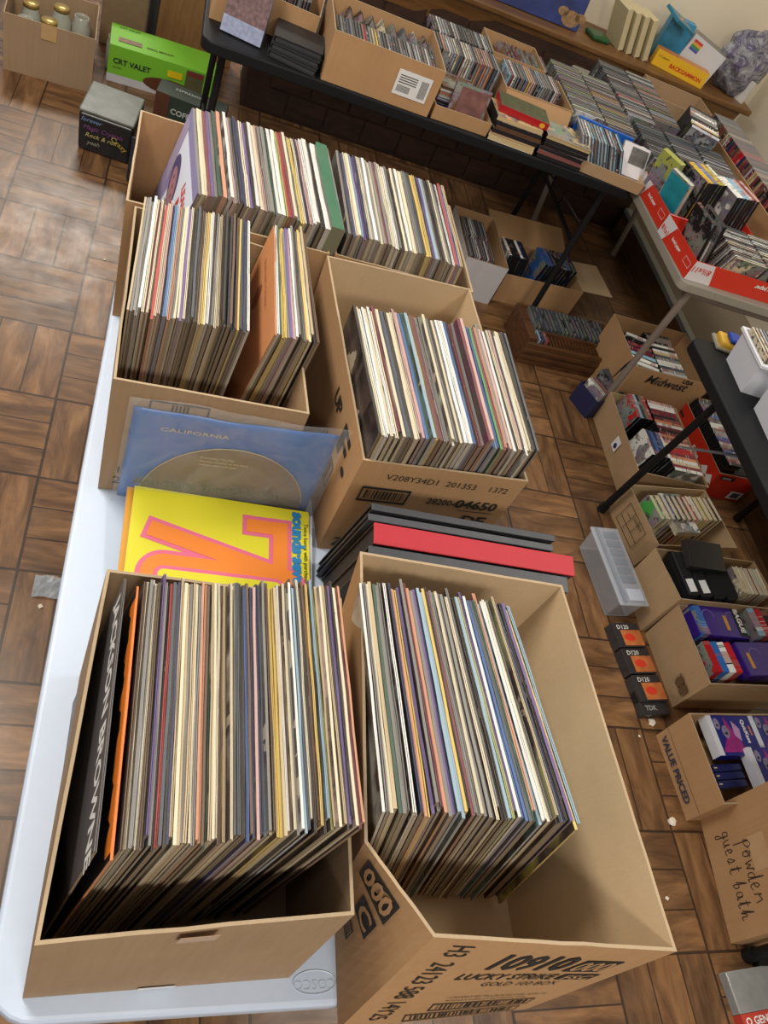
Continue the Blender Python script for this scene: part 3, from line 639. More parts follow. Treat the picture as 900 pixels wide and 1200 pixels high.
def stack(kind, x, y, z, rz, n, pal, where, group, fix=None, jit=.006):
    mesh, name, cat, t, word = {'cd': (CDL, 'disc_case', 'CD', CDT, 'CD case'), 'dvd': (DVDL, 'film_case', 'DVD', .0145, 'film case')}[kind]
    cs = list(fix) if fix else codes(n, pal)
    for i, ch in enumerate(cs):
        pos = 'lowest' if i == 0 else ('topmost' if i == n-1 else f'{ordn(i+1)} from the bottom')
        put(name, mesh, ch, (x+R.uniform(-jit, jit), y+R.uniform(-jit, jit)*.5, z+.0008+i*(t+.0003)), (0, 0, rz+R.uniform(-.03, .03)), f'{PAL[ch][0]} {word} lying {pos}, {where}', cat, group)
def box_simple(name, label, loc, rz, w, d, h, mats, **k):
    return carton(name, label, loc, rz, rectq(w, d), rectq(w+.004, d+.004), h, mats, **k)

T = .731
MIX = 'kkgggwwchvvmnu'
G1 = 'CD cases on the back table'
# C1: carton of CDs on the back table
box_simple('cardboard_box', 'tan carton of CDs with a white shipping label, back table', (.692, 2.972, T), 0, .398, .325, .165, [CBO, EDGE, CBO])
lab = bpy.data.objects[-1] if False else None
def last_root(lbl): return [o for o in COL.objects if o.get('label') == lbl][0]
r_ = last_root('tan carton of CDs with a white shipping label, back table')
decal([rect(.245, .04, .37, .125)], plain('white paper label', (.75, .75, .74), .6), r_, (-.2, -.1625, 0), (1, 0, 0), (0, -.01, 1), 'shipping_label', off=.002)
decal([rect(.255+.0035*i, .052, .2565+.0035*i, .075) for i in range(14)]+[rect(.255, .082+.008*i, .32, .085+.008*i) for i in range(4)]+[rect(.335+.004*i, .05, .3368+.004*i, .11) for i in range(7)], INK, r_, (-.2, -.1625, 0), (1, 0, 0), (0, -.01, 1), 'label_print', off=.0026)
row('cd', .512, 2.895, T+.03, 0, 32, '', 'front row in the labelled tan carton', G1, step=.0112, fix='kgkngkkgrkgtyghkgnkkgkvvgvvkgwkk')
row('cd', .512, 3.045, T+.03, 0, 10, MIX, 'rear row in the labelled tan carton', G1, step=.036, lean=.5)
# C2
box_simple('cardboard_box', 'low tan box with a brown pictured disc cover, back table', (1.016, 2.93, T), rad(2), .225, .22, .05, [CBO, EDGE, CBO])
stack('cd', .985, 2.93, T+.006, rad(2), 9, '', 'pile in low tan box', G1, fix='kunkbwowu')
tt = put('disc_case', CD, 'u', (1.03, 2.838, T+.012), (0, rad(12), rad(92)), 'CD case with a brown and white photo cover facing out, low tan box', 'CD', G1)
b = MB(); b.box(-.008, -.0065, -.06, .045, .01, .115); b.build('photo_print', plain('brown photo print', srgb(120, 80, 74), .3, var=.9, scale=26), tt)
row('cd', .915, 3.13, T+.02, 0, 24, 'wgkvvhgcow', 'row behind the low tan box', G1)
row('cd', .915, 3.29, T+.02, 0, 20, 'wgkvvhgkkw', 'far row behind the low tan box', G1, step=.013)
# C3
box_simple('cardboard_box', 'tan box with leaning CDs behind the toy-coloured row, back table', (1.31, 3.40, T), 0, .24, .22, .13, [CBO, EDGE, CBO])
row('cd', 1.205, 3.40, T+.006, 0, 11, 'kummg', 'tan box behind, back table', G1, lean=.5, step=.017)
# C4
c4b = box_simple('cardboard_box', 'tan box with CDs and open front flap, back table', (1.345, 3.145, T), rad(1), .3, .25, .12, [CBO, EDGE, CBO])
plate([(-.145, -.128, .115), (.145, -.128, .115), (.145, -.165, .05), (-.145, -.165, .05)][::-1], .003, [CBO, EDGE, CBO], c4b)
row('cd', 1.222, 3.165, T+.012, 0, 22, 'ykhlgbnvwgmhs', 'tan box with front flap, back table', G1)
# C5 lying film cases and red game box
stack('dvd', 1.235, 2.88, T, 0, 6, 'kumkt', 'left pile under the red box, back table', 'film cases on the back table')
stack('dvd', 1.44, 2.875, T, rad(-2), 6, 'kunkt', 'right pile beside the red box, back table', 'film cases on the back table')
o = tag(MB() and None or link('game_box', None, None, (1.25, 2.90, T+.09), (0, 0, rad(-6))), 'red game box with dark yellow flowered lid, on the film cases', 'game box')
b = MB(); b.box(-.1, .1, -.06, .06, 0, .026, 0, [0, 1, 0, 0, 0, 0]); b.build('box', [plain('red gloss card', srgb(170, 24, 30), .35), plain('dark lid print', srgb(60, 66, 36), .4, var=.95, scale=45)], o, bevel=.001)
decal([ell(.175, .012, .011, .009)], plain('yellow price sticker', srgb(214, 160, 40), .5), o, (-.1, -.06, 0), (1, 0, 0), (0, 0, 1), 'sticker')
# CD rows of the right half of the table
row('cd', 1.455, 3.02, T, PI/2, 9, 'wvglk', 'short row before the back columns', G1, endw='front', step=.011) if False else None
row('cd', 1.575, 3.07, T, PI/2, 34, 'wgkvvhsgwe', 'left column on the back table', G1, endw='front', step=.0128, lean=-.2)
row('cd', 1.725, 3.04, T, PI/2, 34, 'wgkvvtgeoh', 'right column on the back table', G1, endw='front', step=.0132, lean=-.2)
row('cd', 1.89, 3.24, T, PI/2, 38, 'wgkvvhgcgr', 'left rear column on the grey table', 'CD cases on the grey table', endw='front', step=.0132, lean=-.2)
row('cd', 2.045, 3.30, T, PI/2, 34, 'wgkvvtgeos', 'right rear column on the grey table', 'CD cases on the grey table', endw='front', step=.0132, lean=-.2)
# C6 tray
c6b = box_simple('cardboard_tray', 'low tan tray with blue strip and framed disc cover, table corner', (1.672, 2.915, T), rad(-6), .30, .22, .045, [CB, EDGE, CBL])
row('cd', 1.562, 2.912, T+.007, rad(-6), 13, 'gvvkwll', 'left side of the low tray', G1, lean=-.5, step=.0125)
o = tag(link('plastic_holder', None, None, (1.64, 2.985, T+.006), (0, 0, rad(-6))), 'bright blue plastic strip holder in the low tray', 'disc holder')
b = MB(); b.box(-.125, .125, -.005, .005, 0, .12); b.box(-.125, .125, .005, .03, 0, .01); b.build('strip', plain('bright blue plastic', srgb(20, 94, 190), .35), o, bevel=.002)
tt = put('disc_case', CD, 'w', (1.775, 2.862, T+.02), (rad(0), rad(35), rad(84)), 'white framed CD cover with a grey photo facing up in the low tray', 'CD', G1)
b = MB(); b.box(-.0064, -.0052, -.068, .068, .004, .122); b.build('paper_insert', plain('white insert paper', srgb(214, 208, 210), .3, var=.05), tt)
b = MB(); b.box(-.0078, -.0066, -.045, .03, .05, .112); b.build('photo_print', plain('grey photo print', srgb(96, 92, 88), .3, var=.9, scale=40), tt)
# left end of back table
o = tag(link('picture_book', None, None, (.215, 2.90, T+.001), (rad(-14), 0, rad(-14))), 'upright picture box showing a crowd photo, left end of back table', 'picture box')
b = MB(); b.box(-.07, .07, -.012, .012, 0, .21, 0, [0, 0, 1, 0, 0, 0]); b.build('case', [plain('blue grey gloss', srgb(110, 120, 150), .3), plain('crowd photo print', srgb(120, 96, 96), .3, var=.99, scale=75)], o)
b = MB(); b.box(-.07, .07, -.0135, -.0122, 0, .05); b.build('lower_band', plain('pale photo print', srgb(150, 158, 184), .3, var=.5, scale=70), o)
box_simple('cardboard_box', 'plain tan carton behind the picture box, left end of back table', (.19, 3.08, T), 0, .17, .22, .14, [CBO, EDGE, CBO])
box_simple('cardboard_box', 'small tan carton of discs beside black binders, back table', (.395, 3.1, T), rad(-8), .16, .2, .12, [CBO, EDGE, CBO])
row('cd', .345, 3.11, T+.01, rad(-8), 9, 'kgmkh', 'small carton beside the black binders', G1)
for i in range(3):
    o = tag(link('black_binder', None, None, (.405, 2.895+.012*i, T+.0005+.0225*i), (0, 0, rad(-14+4*i))), ['lowest black binder lying at the back table edge', 'middle black binder in the small pile', 'topmost black binder of the small pile'][i], 'binder', 'black binders')
    b = MB(); b.box(-.085, .085, -.075, .075, 0, .003); b.box(-.085, .085, -.075, .075, .019, .022); b.box(-.085, -.081, -.075, .075, .003, .019); b.build('cover', plain('matt black vinyl', (.018, .018, .02), .5), o, bevel=.001)
    b = MB(); b.box(-.078, .08, -.07, .07, .0035, .0185); b.build('pages', plain('dark sleeves', (.04, .04, .045), .6), o)
# C7 empty box
box_simple('cardboard_box', 'empty brown carton in the table corner by the wooden ledge', (2.35, 3.79, T), rad(-1), .34, .25, .09, [CBG, EDGE, CBG])
# ------------------------------------------------------------------ grey table: red paper-box lids and media
def red_lid(label, x, y, rz, w, d, h, prints, z=T):
    o = thing('paper_box_lid', label, 'box lid', (x, y, z), rz, 'red paper-box lids')
    b = MB(); t = .003
    b.box(0, w, 0, d, 0, t); b.box(0, w, 0, t, t, h, 0, [1]*6); b.box(0, w, d-t, d, t, h, 0, [1]*6); b.box(0, t, t, d-t, t, h, 0, [1]*6); b.box(w-t, w, t, d-t, t, h, 0, [1]*6); b.build('body', [REDCB, REDCB], o)
    W_ = plain('white carton print', srgb(216, 210, 212), .5, var=.03)
    decal([[(0, 0), (.115, 0), (.085, h), (0, h)]], W_, o, (0, 0, 0), (1, 0, 0), (0, 0, 1), 'white_corner', off=.001)
    text('8½x11', .03, REDCB, o, (.085, 0, h-.02), (-1, 0, 0), (0, 0, -1), bold=.0006, off=.002); text('copy paper', .024, WINK, o, (.40, 0, h*.75), (-1, 0, 0), (0, 0, -1), bold=.0006, off=.002)
    decal([rect(0, 0, .001, .001)], W_, o, (0, 0, 0), (1, 0, 0), (0, 0, 1), 'printed_mark')
    decal([[(0, 0), (.05, 0), (.09, h), (0, h)]], W_, o, (0, d, 0), (0, -1, 0), (0, 0, 1), 'white_corner', off=.001)
    text('8½x11', .026, REDCB, o, (0, d-.005, h*.3), (0, -1, 0), (0, 0, 1), bold=.0006, off=.0018)
    text('bond paper', .017, WINK, o, (0, d-.10, h*.45), (0, -1, 0), (0, 0, 1), bold=.0005, off=.0018)
    decal(frame(0, 0, .05, .022, .001), WINK, o, (0, .065, .03), (0, -1, 0), (0, 0, 1), 'printed_mark', off=.0015)
    return o
red_lid('nearest red and white paper-box lid filled with discs, grey table', 1.828, 2.262, rad(2), .44, .285, .075, None)
G2 = 'CD cases on the grey table'
red_lid('second red and white paper-box lid behind the nearest one, grey table', 1.828, 2.565, rad(1), .44, .285, .07, None)
o4 = T+.004
for i, ch in enumerate('kwgk'):
    tt = put('disc_case', DVD if i in (0, 3) else CD, ch, (1.875+.016*i, 2.39+.004*i, o4), (0, rad(-14), rad(8)), ['black framed disc box at the left corner of the nearest red lid', 'white disc case leaning second in the nearest red lid corner', 'grey disc case leaning third in the nearest red lid corner', 'black disc box leaning fourth in the nearest red lid corner'][i], 'CD', G2)
b = MB(); b.box(-.0085, -.0075, -.055, .055, .01, .17)
row('cd', 2.035, 2.305, o4, PI/2, 17, 'wwcwgtckw', 'nearest red lid, left column', G2, endw='front', lean=-.25, step=.0125)
row('cd', 2.19, 2.305, o4, PI/2, 17, 'wcwgtckw', 'nearest red lid, right column', G2, endw='front', lean=-.25, step=.0125)
stack('dvd', 2.08, 2.275, o4, rad(2), 1, '', 'front of the nearest red lid', 'film cases on the grey table', fix='k') if False else None
# second lid: books and boxed sets
tt = put('video_cassette', BOOK, 'l', (1.875, 2.665, o4), (0, rad(-12), rad(25)), 'teal illustrated video box in the second red lid', 'video cassette', 'boxes in the second red lid')
b = MB(); b.box(-.0125, -.0115, -.05, .05, .005, .17); b.build('picture_print', plain('teal picture print', srgb(30, 136, 150), .3, var=.6, scale=22), tt)
put('video_cassette', VHS, 'e', (1.858, 2.78, o4), (0, rad(-8), rad(30)), 'pale green note card standing at the back of the second red lid', 'card', 'boxes in the second red lid')
row('dvd', 1.93, 2.70, o4, rad(18), 8, '', 'second red lid', 'film cases on the grey table', lean=-.15, fix='kyybgyew', step=.017)
row('dvd', 2.09, 2.68, o4, rad(15), 7, 'mwcplvs', 'second red lid, right part', 'film cases on the grey table', lean=-.2, step=.019)
row('cd', 1.90, 2.895, T, PI/2, 22, 'gvhkklgv', 'left column behind the red lids', G2, endw='front', lean=-.2, step=.0135)
row('cd', 2.06, 2.875, T, PI/2, 24, 'gvhkhhgv', 'middle column behind the red lids', G2, endw='front', lean=-.2, step=.0135)
row('cd', 2.22, 2.875, T, PI/2, 22, 'gvhkwngv', 'right column behind the red lids', G2, endw='front', lean=-.2, step=.0145)
row('dvd', 2.19, 3.24, T, rad(70), 12, 'wkgtgv', 'leaning row before the empty carton', 'film cases on the grey table', lean=-.4, step=.02)
o = tag(link('cardboard_divider', None, None, (0, 0, T)), 'long brown cardboard strip standing along the right column, grey table', 'cardboard strip')
b = MB(); b.hexa([(2.395, 2.55, 0), (2.40, 2.55, 0), (2.40, 3.6, 0), (2.395, 3.6, 0)], [(2.375, 2.55, .11), (2.38, 2.55, .11), (2.38, 3.6, .11), (2.375, 3.6, .11)]); b.build('board', CBO, o)
row('dvd', 2.50, 2.52, T, PI/2, 60, 'kkgwumnktrvh', 'long right column by the brown strip', 'film cases on the grey table', endw='front', step=.0183, lean=-.15, over=DVD2)

# ------------------------------------------------------------------ on the ledge
LZ = .8205
def item(name, label, cat, loc, rz, w, d, h, m_side, m_top, rx=0, ry=0, front=None, bev=.001, part='box'):
    o = tag(link(name, None, None, loc, (rx, ry, rz)), label, cat)
    b = MB(); b.box(-w/2, w/2, -d/2, d/2, 0, h, 0, [0, 1, 2 if front else 0, 0, 0, 0]); b.build(part, [m_side, m_top, front or m_side], o, bevel=bev); return o
item('puzzle_box', 'dark blue picture box with gold figure standing on the ledge', 'box', (1.56, 4.09, LZ), rad(4), .54, .03, .27, plain('navy gloss card', srgb(36, 48, 96), .4), plain('navy gloss card', (0, 0, 0)), rx=rad(-12), front=plain('blue gold picture print', srgb(40, 54, 110), .4, var=.7, scale=14))
gold = [o for o in COL.objects if o.get('label') == 'dark blue picture box with gold figure standing on the ledge'][0]
decal([ell(.02, .02, .05, .035), ell(.07, .035, .03, .02), ell(-.03, .04, .03, .02)], plain('gold picture print', srgb(140, 110, 76), .4, var=.8, scale=60), gold, (.19, -.0155, .02), (1, 0, 0), (0, 0, 1), 'gold_figure')
b = MB(); b.box(-.3, -.2, -.1, .02, .0, .05)
item('folded_bag', 'crumpled green and clear plastic bag on the ledge by cream books', 'plastic bag', (1.96, 4.14, LZ), rad(12), .11, .1, .025, plain('green plastic', srgb(36, 80, 44), .3, var=.5), plain('green plastic', (0, 0, 0)), bev=.01)
CRB = plain('cream book edge', srgb(196, 184, 146), .6, var=.15, scale=90)
for i in range(4): item('cookbook', ['nearest', 'second', 'third', 'farthest'][i]+' cream edged book in the leaning row on the ledge', 'book', (2.075+.05*i, 4.17, LZ+.003), rad(12), .03, .14, .19, CRB, CRB, ry=rad(-20))
tb = item('picture_book', 'teal book with tan figure cover lying on cream books, ledge', 'book', (2.33, 4.17, LZ+.20), rad(20), .16, .12, .016, plain('teal gloss', srgb(30, 120, 150), .35, var=.1), plain('teal gloss', (0, 0, 0)), ry=rad(14), rx=rad(10))
decal([rect(-.06, -.008, .06, .008), rect(-.008, -.045, .008, .045)], plain('tan figure print', srgb(190, 140, 100), .5), tb, (0, 0, .016), (.8, .6, 0), (-.6, .8, 0), 'figure_print')
yb = item('game_box', 'long yellow game box with red lettering on the ledge', 'game box', (2.44, 4.115, LZ), rad(-14), .30, .07, .075, plain('yellow gloss card', srgb(228, 180, 38), .4, var=.06), plain('orange lid card', srgb(190, 120, 50), .4, var=.2))
text('BACKGAMMON', .026, plain('red game ink', srgb(200, 60, 20), .5), yb, (-.06, -.035, .022), (1, 0, 0), (0, 0, 1), bold=.001); text('2-4 players', .014, INK, yb, (-.135, -.035, .045), (1, 0, 0), (0, 0, 1))
wb = item('craft_box', 'white box with rainbow square standing over the yellow box', 'box', (2.55, 4.20, LZ), rad(-24), .20, .10, .17, plain('white gloss card', srgb(206, 206, 208), .4, var=.04), plain('grey lid card', srgb(120, 120, 112), .4, var=.3), ry=rad(8))
for i_, c_ in enumerate(((200, 60, 60), (220, 160, 40), (60, 140, 80), (70, 80, 170))): decal([rect(0, 0, .05, .012)], plain('rainbow %d' % i_, srgb(*c_), .5), wb, (-.085, -.05, .14-.013*i_), (1, 0, 0), (0, 0, 1), 'rainbow_stripe')
item('soap_box', 'small teal and white box on cream books at the ledge', 'box', (2.40, 4.26, LZ), rad(-10), .14, .06, .20, plain('teal white card', srgb(60, 140, 180), .4, var=.4, scale=16), plain('teal white card', (0, 0, 0)))
# crumpled bag
o = tag(link('plastic_bag', None, None, (2.80, 4.19, LZ)), 'crumpled clear bag of purple printed packs at the ledge end', 'plastic bag')
bm = bmesh.new(); bmesh.ops.create_icosphere(bm, subdivisions=4, radius=1)
for v in bm.verts:
    k_ = 1+.12*math.sin(5*v.co.x+3*v.co.z)*math.cos(4*v.co.y+2*v.co.z)+.035*math.sin(13*v.co.z+7*v.co.x); v.co = Vector((v.co.x*.14*k_, v.co.y*.10*k_, (v.co.z*.16*k_+.15)))
    v.co.z = max(v.co.z, 0.0)
me = bpy.data.meshes.new('bag'); bm.to_mesh(me); bm.free()
PBM, n_, l_, bs = mat('crinkled grey polythene'); kk = N(PBM); tcw = kk.new('ShaderNodeTexCoord').outputs['Object']; vz = kk.noise(tcw, 16, 5, .7); vz.inputs['Distortion'].default_value = 2
l_.new(kk.ramp(vz.outputs[0], [(.4, srgb(168, 168, 176)), (.55, srgb(120, 118, 132)), (.62, srgb(78, 58, 110)), (.7, srgb(190, 190, 196))]), bs.inputs['Base Color']); bs.inputs['Roughness'].default_value = .2; kk.bump(vz.outputs[0], 1, .02, bs)
me.materials.append(PBM); link('crumpled_film', me, o)
b = MB(); b.box(.02, .035, -.12, -.02, 0, .11); b.build('price_card', plain('white price card', srgb(210, 206, 200), .5), o, rot=(0, 0, rad(25)))

# ------------------------------------------------------------------ floor cartons
FG = 'film cases in floor cartons'
# F1
f1 = box_simple('cardboard_box', 'tall open carton with a white panel under the back table', (1.44, 3.10, 0), rad(-1), .20, .40, .20, [WCB, EDGE, CBO])
row('cd', 1.37, 3.18, .06, 0, 11, 'kwggv', 'far row in the white panelled carton', 'discs under the back table')
row('cd', 1.37, 3.02, .06, 0, 11, 'kwgvm', 'near row in the white panelled carton', 'discs under the back table')
# F2
f2 = box_simple('cardboard_box', 'open flapped carton of videos on floor under the back table', (1.765, 3.09, 0), rad(5), .42, .26, .15, [CBO, EDGE, CBO])
plate([(-.21, .132, .15), (.21, .132, .15), (.21, .30, .20), (-.21, .30, .20)], .003, [CBO, EDGE, CBO], f2); plate([(.212, -.12, .15), (.36, -.15, .17), (.36, .09, .17), (.212, .11, .15)], .003, [CBO, EDGE, CBL], f2)
row('dvd', 1.59, 3.09, .006, rad(5), 7, 'knmnkw', 'left half of the flapped carton', FG, lean=-.1); row('dvd', 1.745, 3.10, .006, rad(5), 9, 'bbnnku', 'right half of the flapped carton', FG, lean=.12, step=.02)
# F3 wooden disc rack
RW = wood('walnut rack wood', srgb(58, 36, 20), srgb(104, 66, 38), (1.5, 14, 14)); rk = thing('disc_rack', 'slatted brown wooden disc rack lying on the parquet floor', 'disc rack', (1.835, 2.665, 0), rad(3))
w_, d_, h_ = .47, .245, .13; b = MB(); b.box(-w_/2, w_/2, -d_/2, -d_/2+.018, 0, h_-.02); b.box(-w_/2, w_/2, d_/2-.015, d_/2, 0, h_); b.box(-w_/2, -w_/2+.04, -d_/2+.018, d_/2-.015, 0, h_); b.box(w_/2-.02, w_/2, -d_/2+.018, d_/2-.015, 0, h_); b.box(-w_/2+.04, w_/2-.02, -d_/2+.018, d_/2-.015, 0, .012); b.box(-w_/2+.04, w_/2-.02, -.035, -.025, .012, h_-.01); b.build('frame', RW, rk, bevel=.003)
for z_ in (.03, .065): b = MB(); b.box(-w_/2-.003, w_/2+.003, -d_/2-.006, -d_/2, z_, z_+.02); b.build('moulding', RW, rk, bevel=.003)
b = MB()
for i in range(22): b.box(-.185+i*.018, -.179+i*.018, -.104, -.036, .02, h_-.025)
e = b.build('slot_divider', RW, rk); 
for i in range(19):
    x_, y_ = rp(1.835, 2.665, rad(3), -.178+.0205*i, .042)
    put('disc_case', CD2, R.choice('khg'), (x_, y_, .0135), (0, 0, rad(3)), f'dark clear-edged disc case, {ordn(i+1)} from left in the wooden rack', 'CD', 'discs in the wooden rack')
for i in range(4):
    x_, y_ = rp(1.835, 2.665, rad(3), -.1885+.018*i+.0105, -.07)
    if i < 3: 
        tt = put('disc_case', CD, 'lnr'[i], (x_, y_, .0135), (0, 0, rad(3)), ['pale blue', 'navy', 'red'][i]+' disc case in the near slots of the wooden rack', 'CD', 'discs in the wooden rack'); tt.scale = (.9, .46, .9)
# blue CD box
cb = box_simple('disc_box', 'small navy blue open box with discs on the floor by the wooden rack', (1.915, 2.345, 0), rad(25), .12, .12, .10, [plain('navy card', srgb(28, 32, 70), .5)]*3)
x_, y_ = rp(1.915, 2.345, rad(25), -.04, 0)
row('cd', x_, y_, .006, rad(25), 5, '', 'small navy floor box', 'discs in the navy box', fix='wcork'); [setattr(o, 'scale', (1, .72, 1)) for o in COL.objects if o.get('group') == 'discs in the navy box']
x_, y_ = rp(1.915, 2.345, rad(25), .085, 0)
for i in range(6):
    q_ = rp(x_, y_, rad(25), i*.0108, .02); put('disc_case', CD2, 'k', (*q_, .001), (0, 0, rad(25)), f'black disc case standing on the floor beside the navy box, {ordn(i+1)} from left', 'CD', 'discs beside the navy box')
# F4 "Midwest" carton
f4 = box_simple('cardboard_box', 'brown floor carton lettered in bold black beside the grey table leg', (2.33, 2.53, 0), rad(1), .38, .33, .20, [CBO, EDGE, CBO]) if False else carton('cardboard_box', 'brown floor carton lettered in bold black by the table leg', (2.185, 2.51, 0), rad(1), rectq(.38, .32), rectq(.40, .34), .27, [CBO, EDGE, CBO])
text('Midwest', .062, INK, f4, (-.12, -.17, .205), (1, 0, 0), (0, 0, 1), bold=.0006, shear=.2); text('USA', .03, INK, f4, (.05, -.17, .245), (1, 0, 0), (0, 0, 1), bold=.001)
row('dvd', 2.06, 2.385, .075, PI/2, 15, 'kgwmvkth', 'column in the lettered carton', FG, endw='front', lean=-.15, step=.0175)
for o_ in list(COL.objects):
    if 'column in the lettered carton' in o_.get('label', ''): o_.location.x += .13; o_.rotation_euler.z += .05
row('dvd', 2.06, 2.43, .075, rad(80), 7, 'lwkmwkk', 'left side of the lettered carton', FG, lean=-.3, step=.03)
# F5
f5 = carton('cardboard_box', 'brown floor carton of film cases with a small paper label on its side', (2.09, 2.07, 0), rad(-1), rectq(.32, .42), rectq(.34, .44), .15, [CB, EDGE, CB])
decal([rect(0, 0, .045, .055)], plain('white paper label', (0, 0, 0)), f5, (-.168, -.0, .06), (0, -1, 0), (0, 0, 1), 'address_label', off=.004); decal([ell(.025, .02, .012, .012)], plain('dark blue stamp', srgb(40, 40, 100), .5), f5, (-.168, 0, .06), (0, -1, 0), (0, 0, 1), 'stamp', off=.0046)
row('dvd', 2.12, 1.885, .006, PI/2, 24, 'mmkrkwsumkmoc', 'right column of the labelled floor carton', FG, endw='front', lean=-.12, step=.0158)
row('dvd', 1.955, 2.18, .006, rad(0), 5, 'lrkgwl', 'far left of the labelled floor carton', FG, lean=.1); row('dvd', 1.955, 1.98, .006, rad(0), 6, 'rwlbnk', 'near left of the labelled floor carton', FG, lean=.1)
# F6 red
f6 = carton('cardboard_box', 'bright red printed carton of film cases under the black table', (2.475, 2.175, 0), rad(1), rectq(.225, .45), rectq(.25, .46), .15, [REDCB, EDGE, REDCB])
decal([rect(.0, .055, .085, .079)], INK, f6, (-.118, .22, .04), (0, -1, 0), (0, 0, 1), 'printed_mark', off=.003); text('Expe', .035, WINK, f6, (-.12, -.02, .07), (0, -1, 0), (0, 0, 1), off=.003, bold=.001)
decal([[(.0, 0), (.03, 0), (.03, .03), (.045, .03), (.015, .06), (-.015, .03), (0, .03)], [(.05, 0), (.08, 0), (.08, .03), (.095, .03), (.065, .06), (.035, .03), (.05, .03)]], WINK, f6, (-.12, -.14, .05), (0, -1, 0), (0, 0, 1), 'printed_arrow', off=.003)
decal([rect(.02, .12, .09, .14)], INK, f6, (-.12, -.23, 0), (1, 0, 0), (0, 0, 1), 'printed_mark', off=.003); text('OFFICE', .014, WINK, f6, (-.095, -.23, .124), (1, 0, 0), (0, 0, 1), off=.0036); decal([rect(.13, .02, .2, .065)], WINK, f6, (-.12, -.23, 0), (1, 0, 0), (0, 0, 1), 'label', off=.003); decal([rect(.145, .028, .185, .057)], plain('grey print', srgb(90, 90, 100), .5, var=.5, scale=200), f6, (-.12, -.23, 0), (1, 0, 0), (0, 0, 1), 'label_print', off=.0036)
row('dvd', 2.435, 1.985, .006, rad(91), 24, 'kgmvpwgnbhsk', 'red printed carton', FG, endw='front', lean=-.12, step=.0158)
# F7
f7 = carton('cardboard_box', 'brown floor carton of upright paperbacks with a drawn outline label', (2.055, 1.665, 0), rad(8), rectq(.375, .255), rectq(.39, .275), .15, [CB, EDGE, CBL])
decal(frame(0, 0, .14, .095, .002)+[rect(0, .03, .14, .032), rect(.05, 0, .052, .095), rect(.02, .06, .05, .062), rect(.09, .032, .092, .095)]+[rect(.06+.008*i, .07, .062+.008*i, .085) for i in range(8)], INK, f7, (-.195, .07, .03), (0, -1, 0), (0, 0, 1), 'line_drawing', off=.005)
x_, y_ = rp(2.055, 1.665, rad(8), -.165, .01); row('book', x_, y_, .006, rad(9), 12, '', 'outlined floor carton', 'paperbacks on the floor', fix='Gcbkhmrwycuk', step=.0265, lean=.06)
x_, y_ = rp(2.055, 1.665, rad(8), .05, -.103); put('paperback_book', BOOK, 'w', (x_-.09, y_, .16), (0, rad(90), rad(99)), 'white red-lettered book lying along the near side of the outlined carton', 'book', 'paperbacks on the floor')
# F8
f8 = carton('cardboard_box', 'deep brown carton of black tapes and paperbacks in the floor row', (2.035, 1.345, 0), rad(2), rectq(.44, .205), rectq(.45, .215), .22, [CB, EDGE, CB], hs=[.22, .22, .20, .20])
BT = plain('black cassette plastic', (.018, .018, .02), .35)
for i in range(4):
    x_, y_ = rp(2.035, 1.34, rad(2), -.125+.055*i, -.0); o = tag(link('tape_case', None, None, (x_, y_, .062), (0, rad(-14), rad(3))), ['leftmost black tape case with white labels in the deep carton', 'second black tape case in the deep carton', 'third black tape case in the deep carton', 'fourth black tape case beside the paperbacks in the deep carton'][i], 'tape case', 'black tape cases')
    b = MB(); b.box(-.02, .02, -.085, .085, 0, .175); b.build('shell', BT, o, bevel=.003)
    if i < 2: decal([rect(0, 0, .025, .05)], plain('white paper label', (0, 0, 0)), o, (-.012, -.075, .175), (1, 0, 0), (0, 1, 0), 'paper_label')
    b = MB(); b.box(-.0215, .0215, -.08, .08, .17, .1765) if i > 1 else b.box(-.021, -.018, -.08, .08, .02, .15); b.build('lid', BT, o)
o = tag(link('tape_case', None, None, (*rp(2.035, 1.34, rad(2), -.10, .06), .245), (rad(14), rad(4), rad(3))), 'wide black tape case lying on top of the upright ones, deep carton', 'tape case', 'black tape cases'); b = MB(); b.box(-.07, .09, -.05, .05, 0, .03); b.build('shell', BT, o, bevel=.003)
x_, y_ = rp(2.035, 1.34, rad(2), .085, 0); row('book', x_, y_, .05, rad(3), 5, '', 'deep carton of black tapes', 'paperbacks on the floor', fix='cwmlw', step=.0235, lean=-.06)
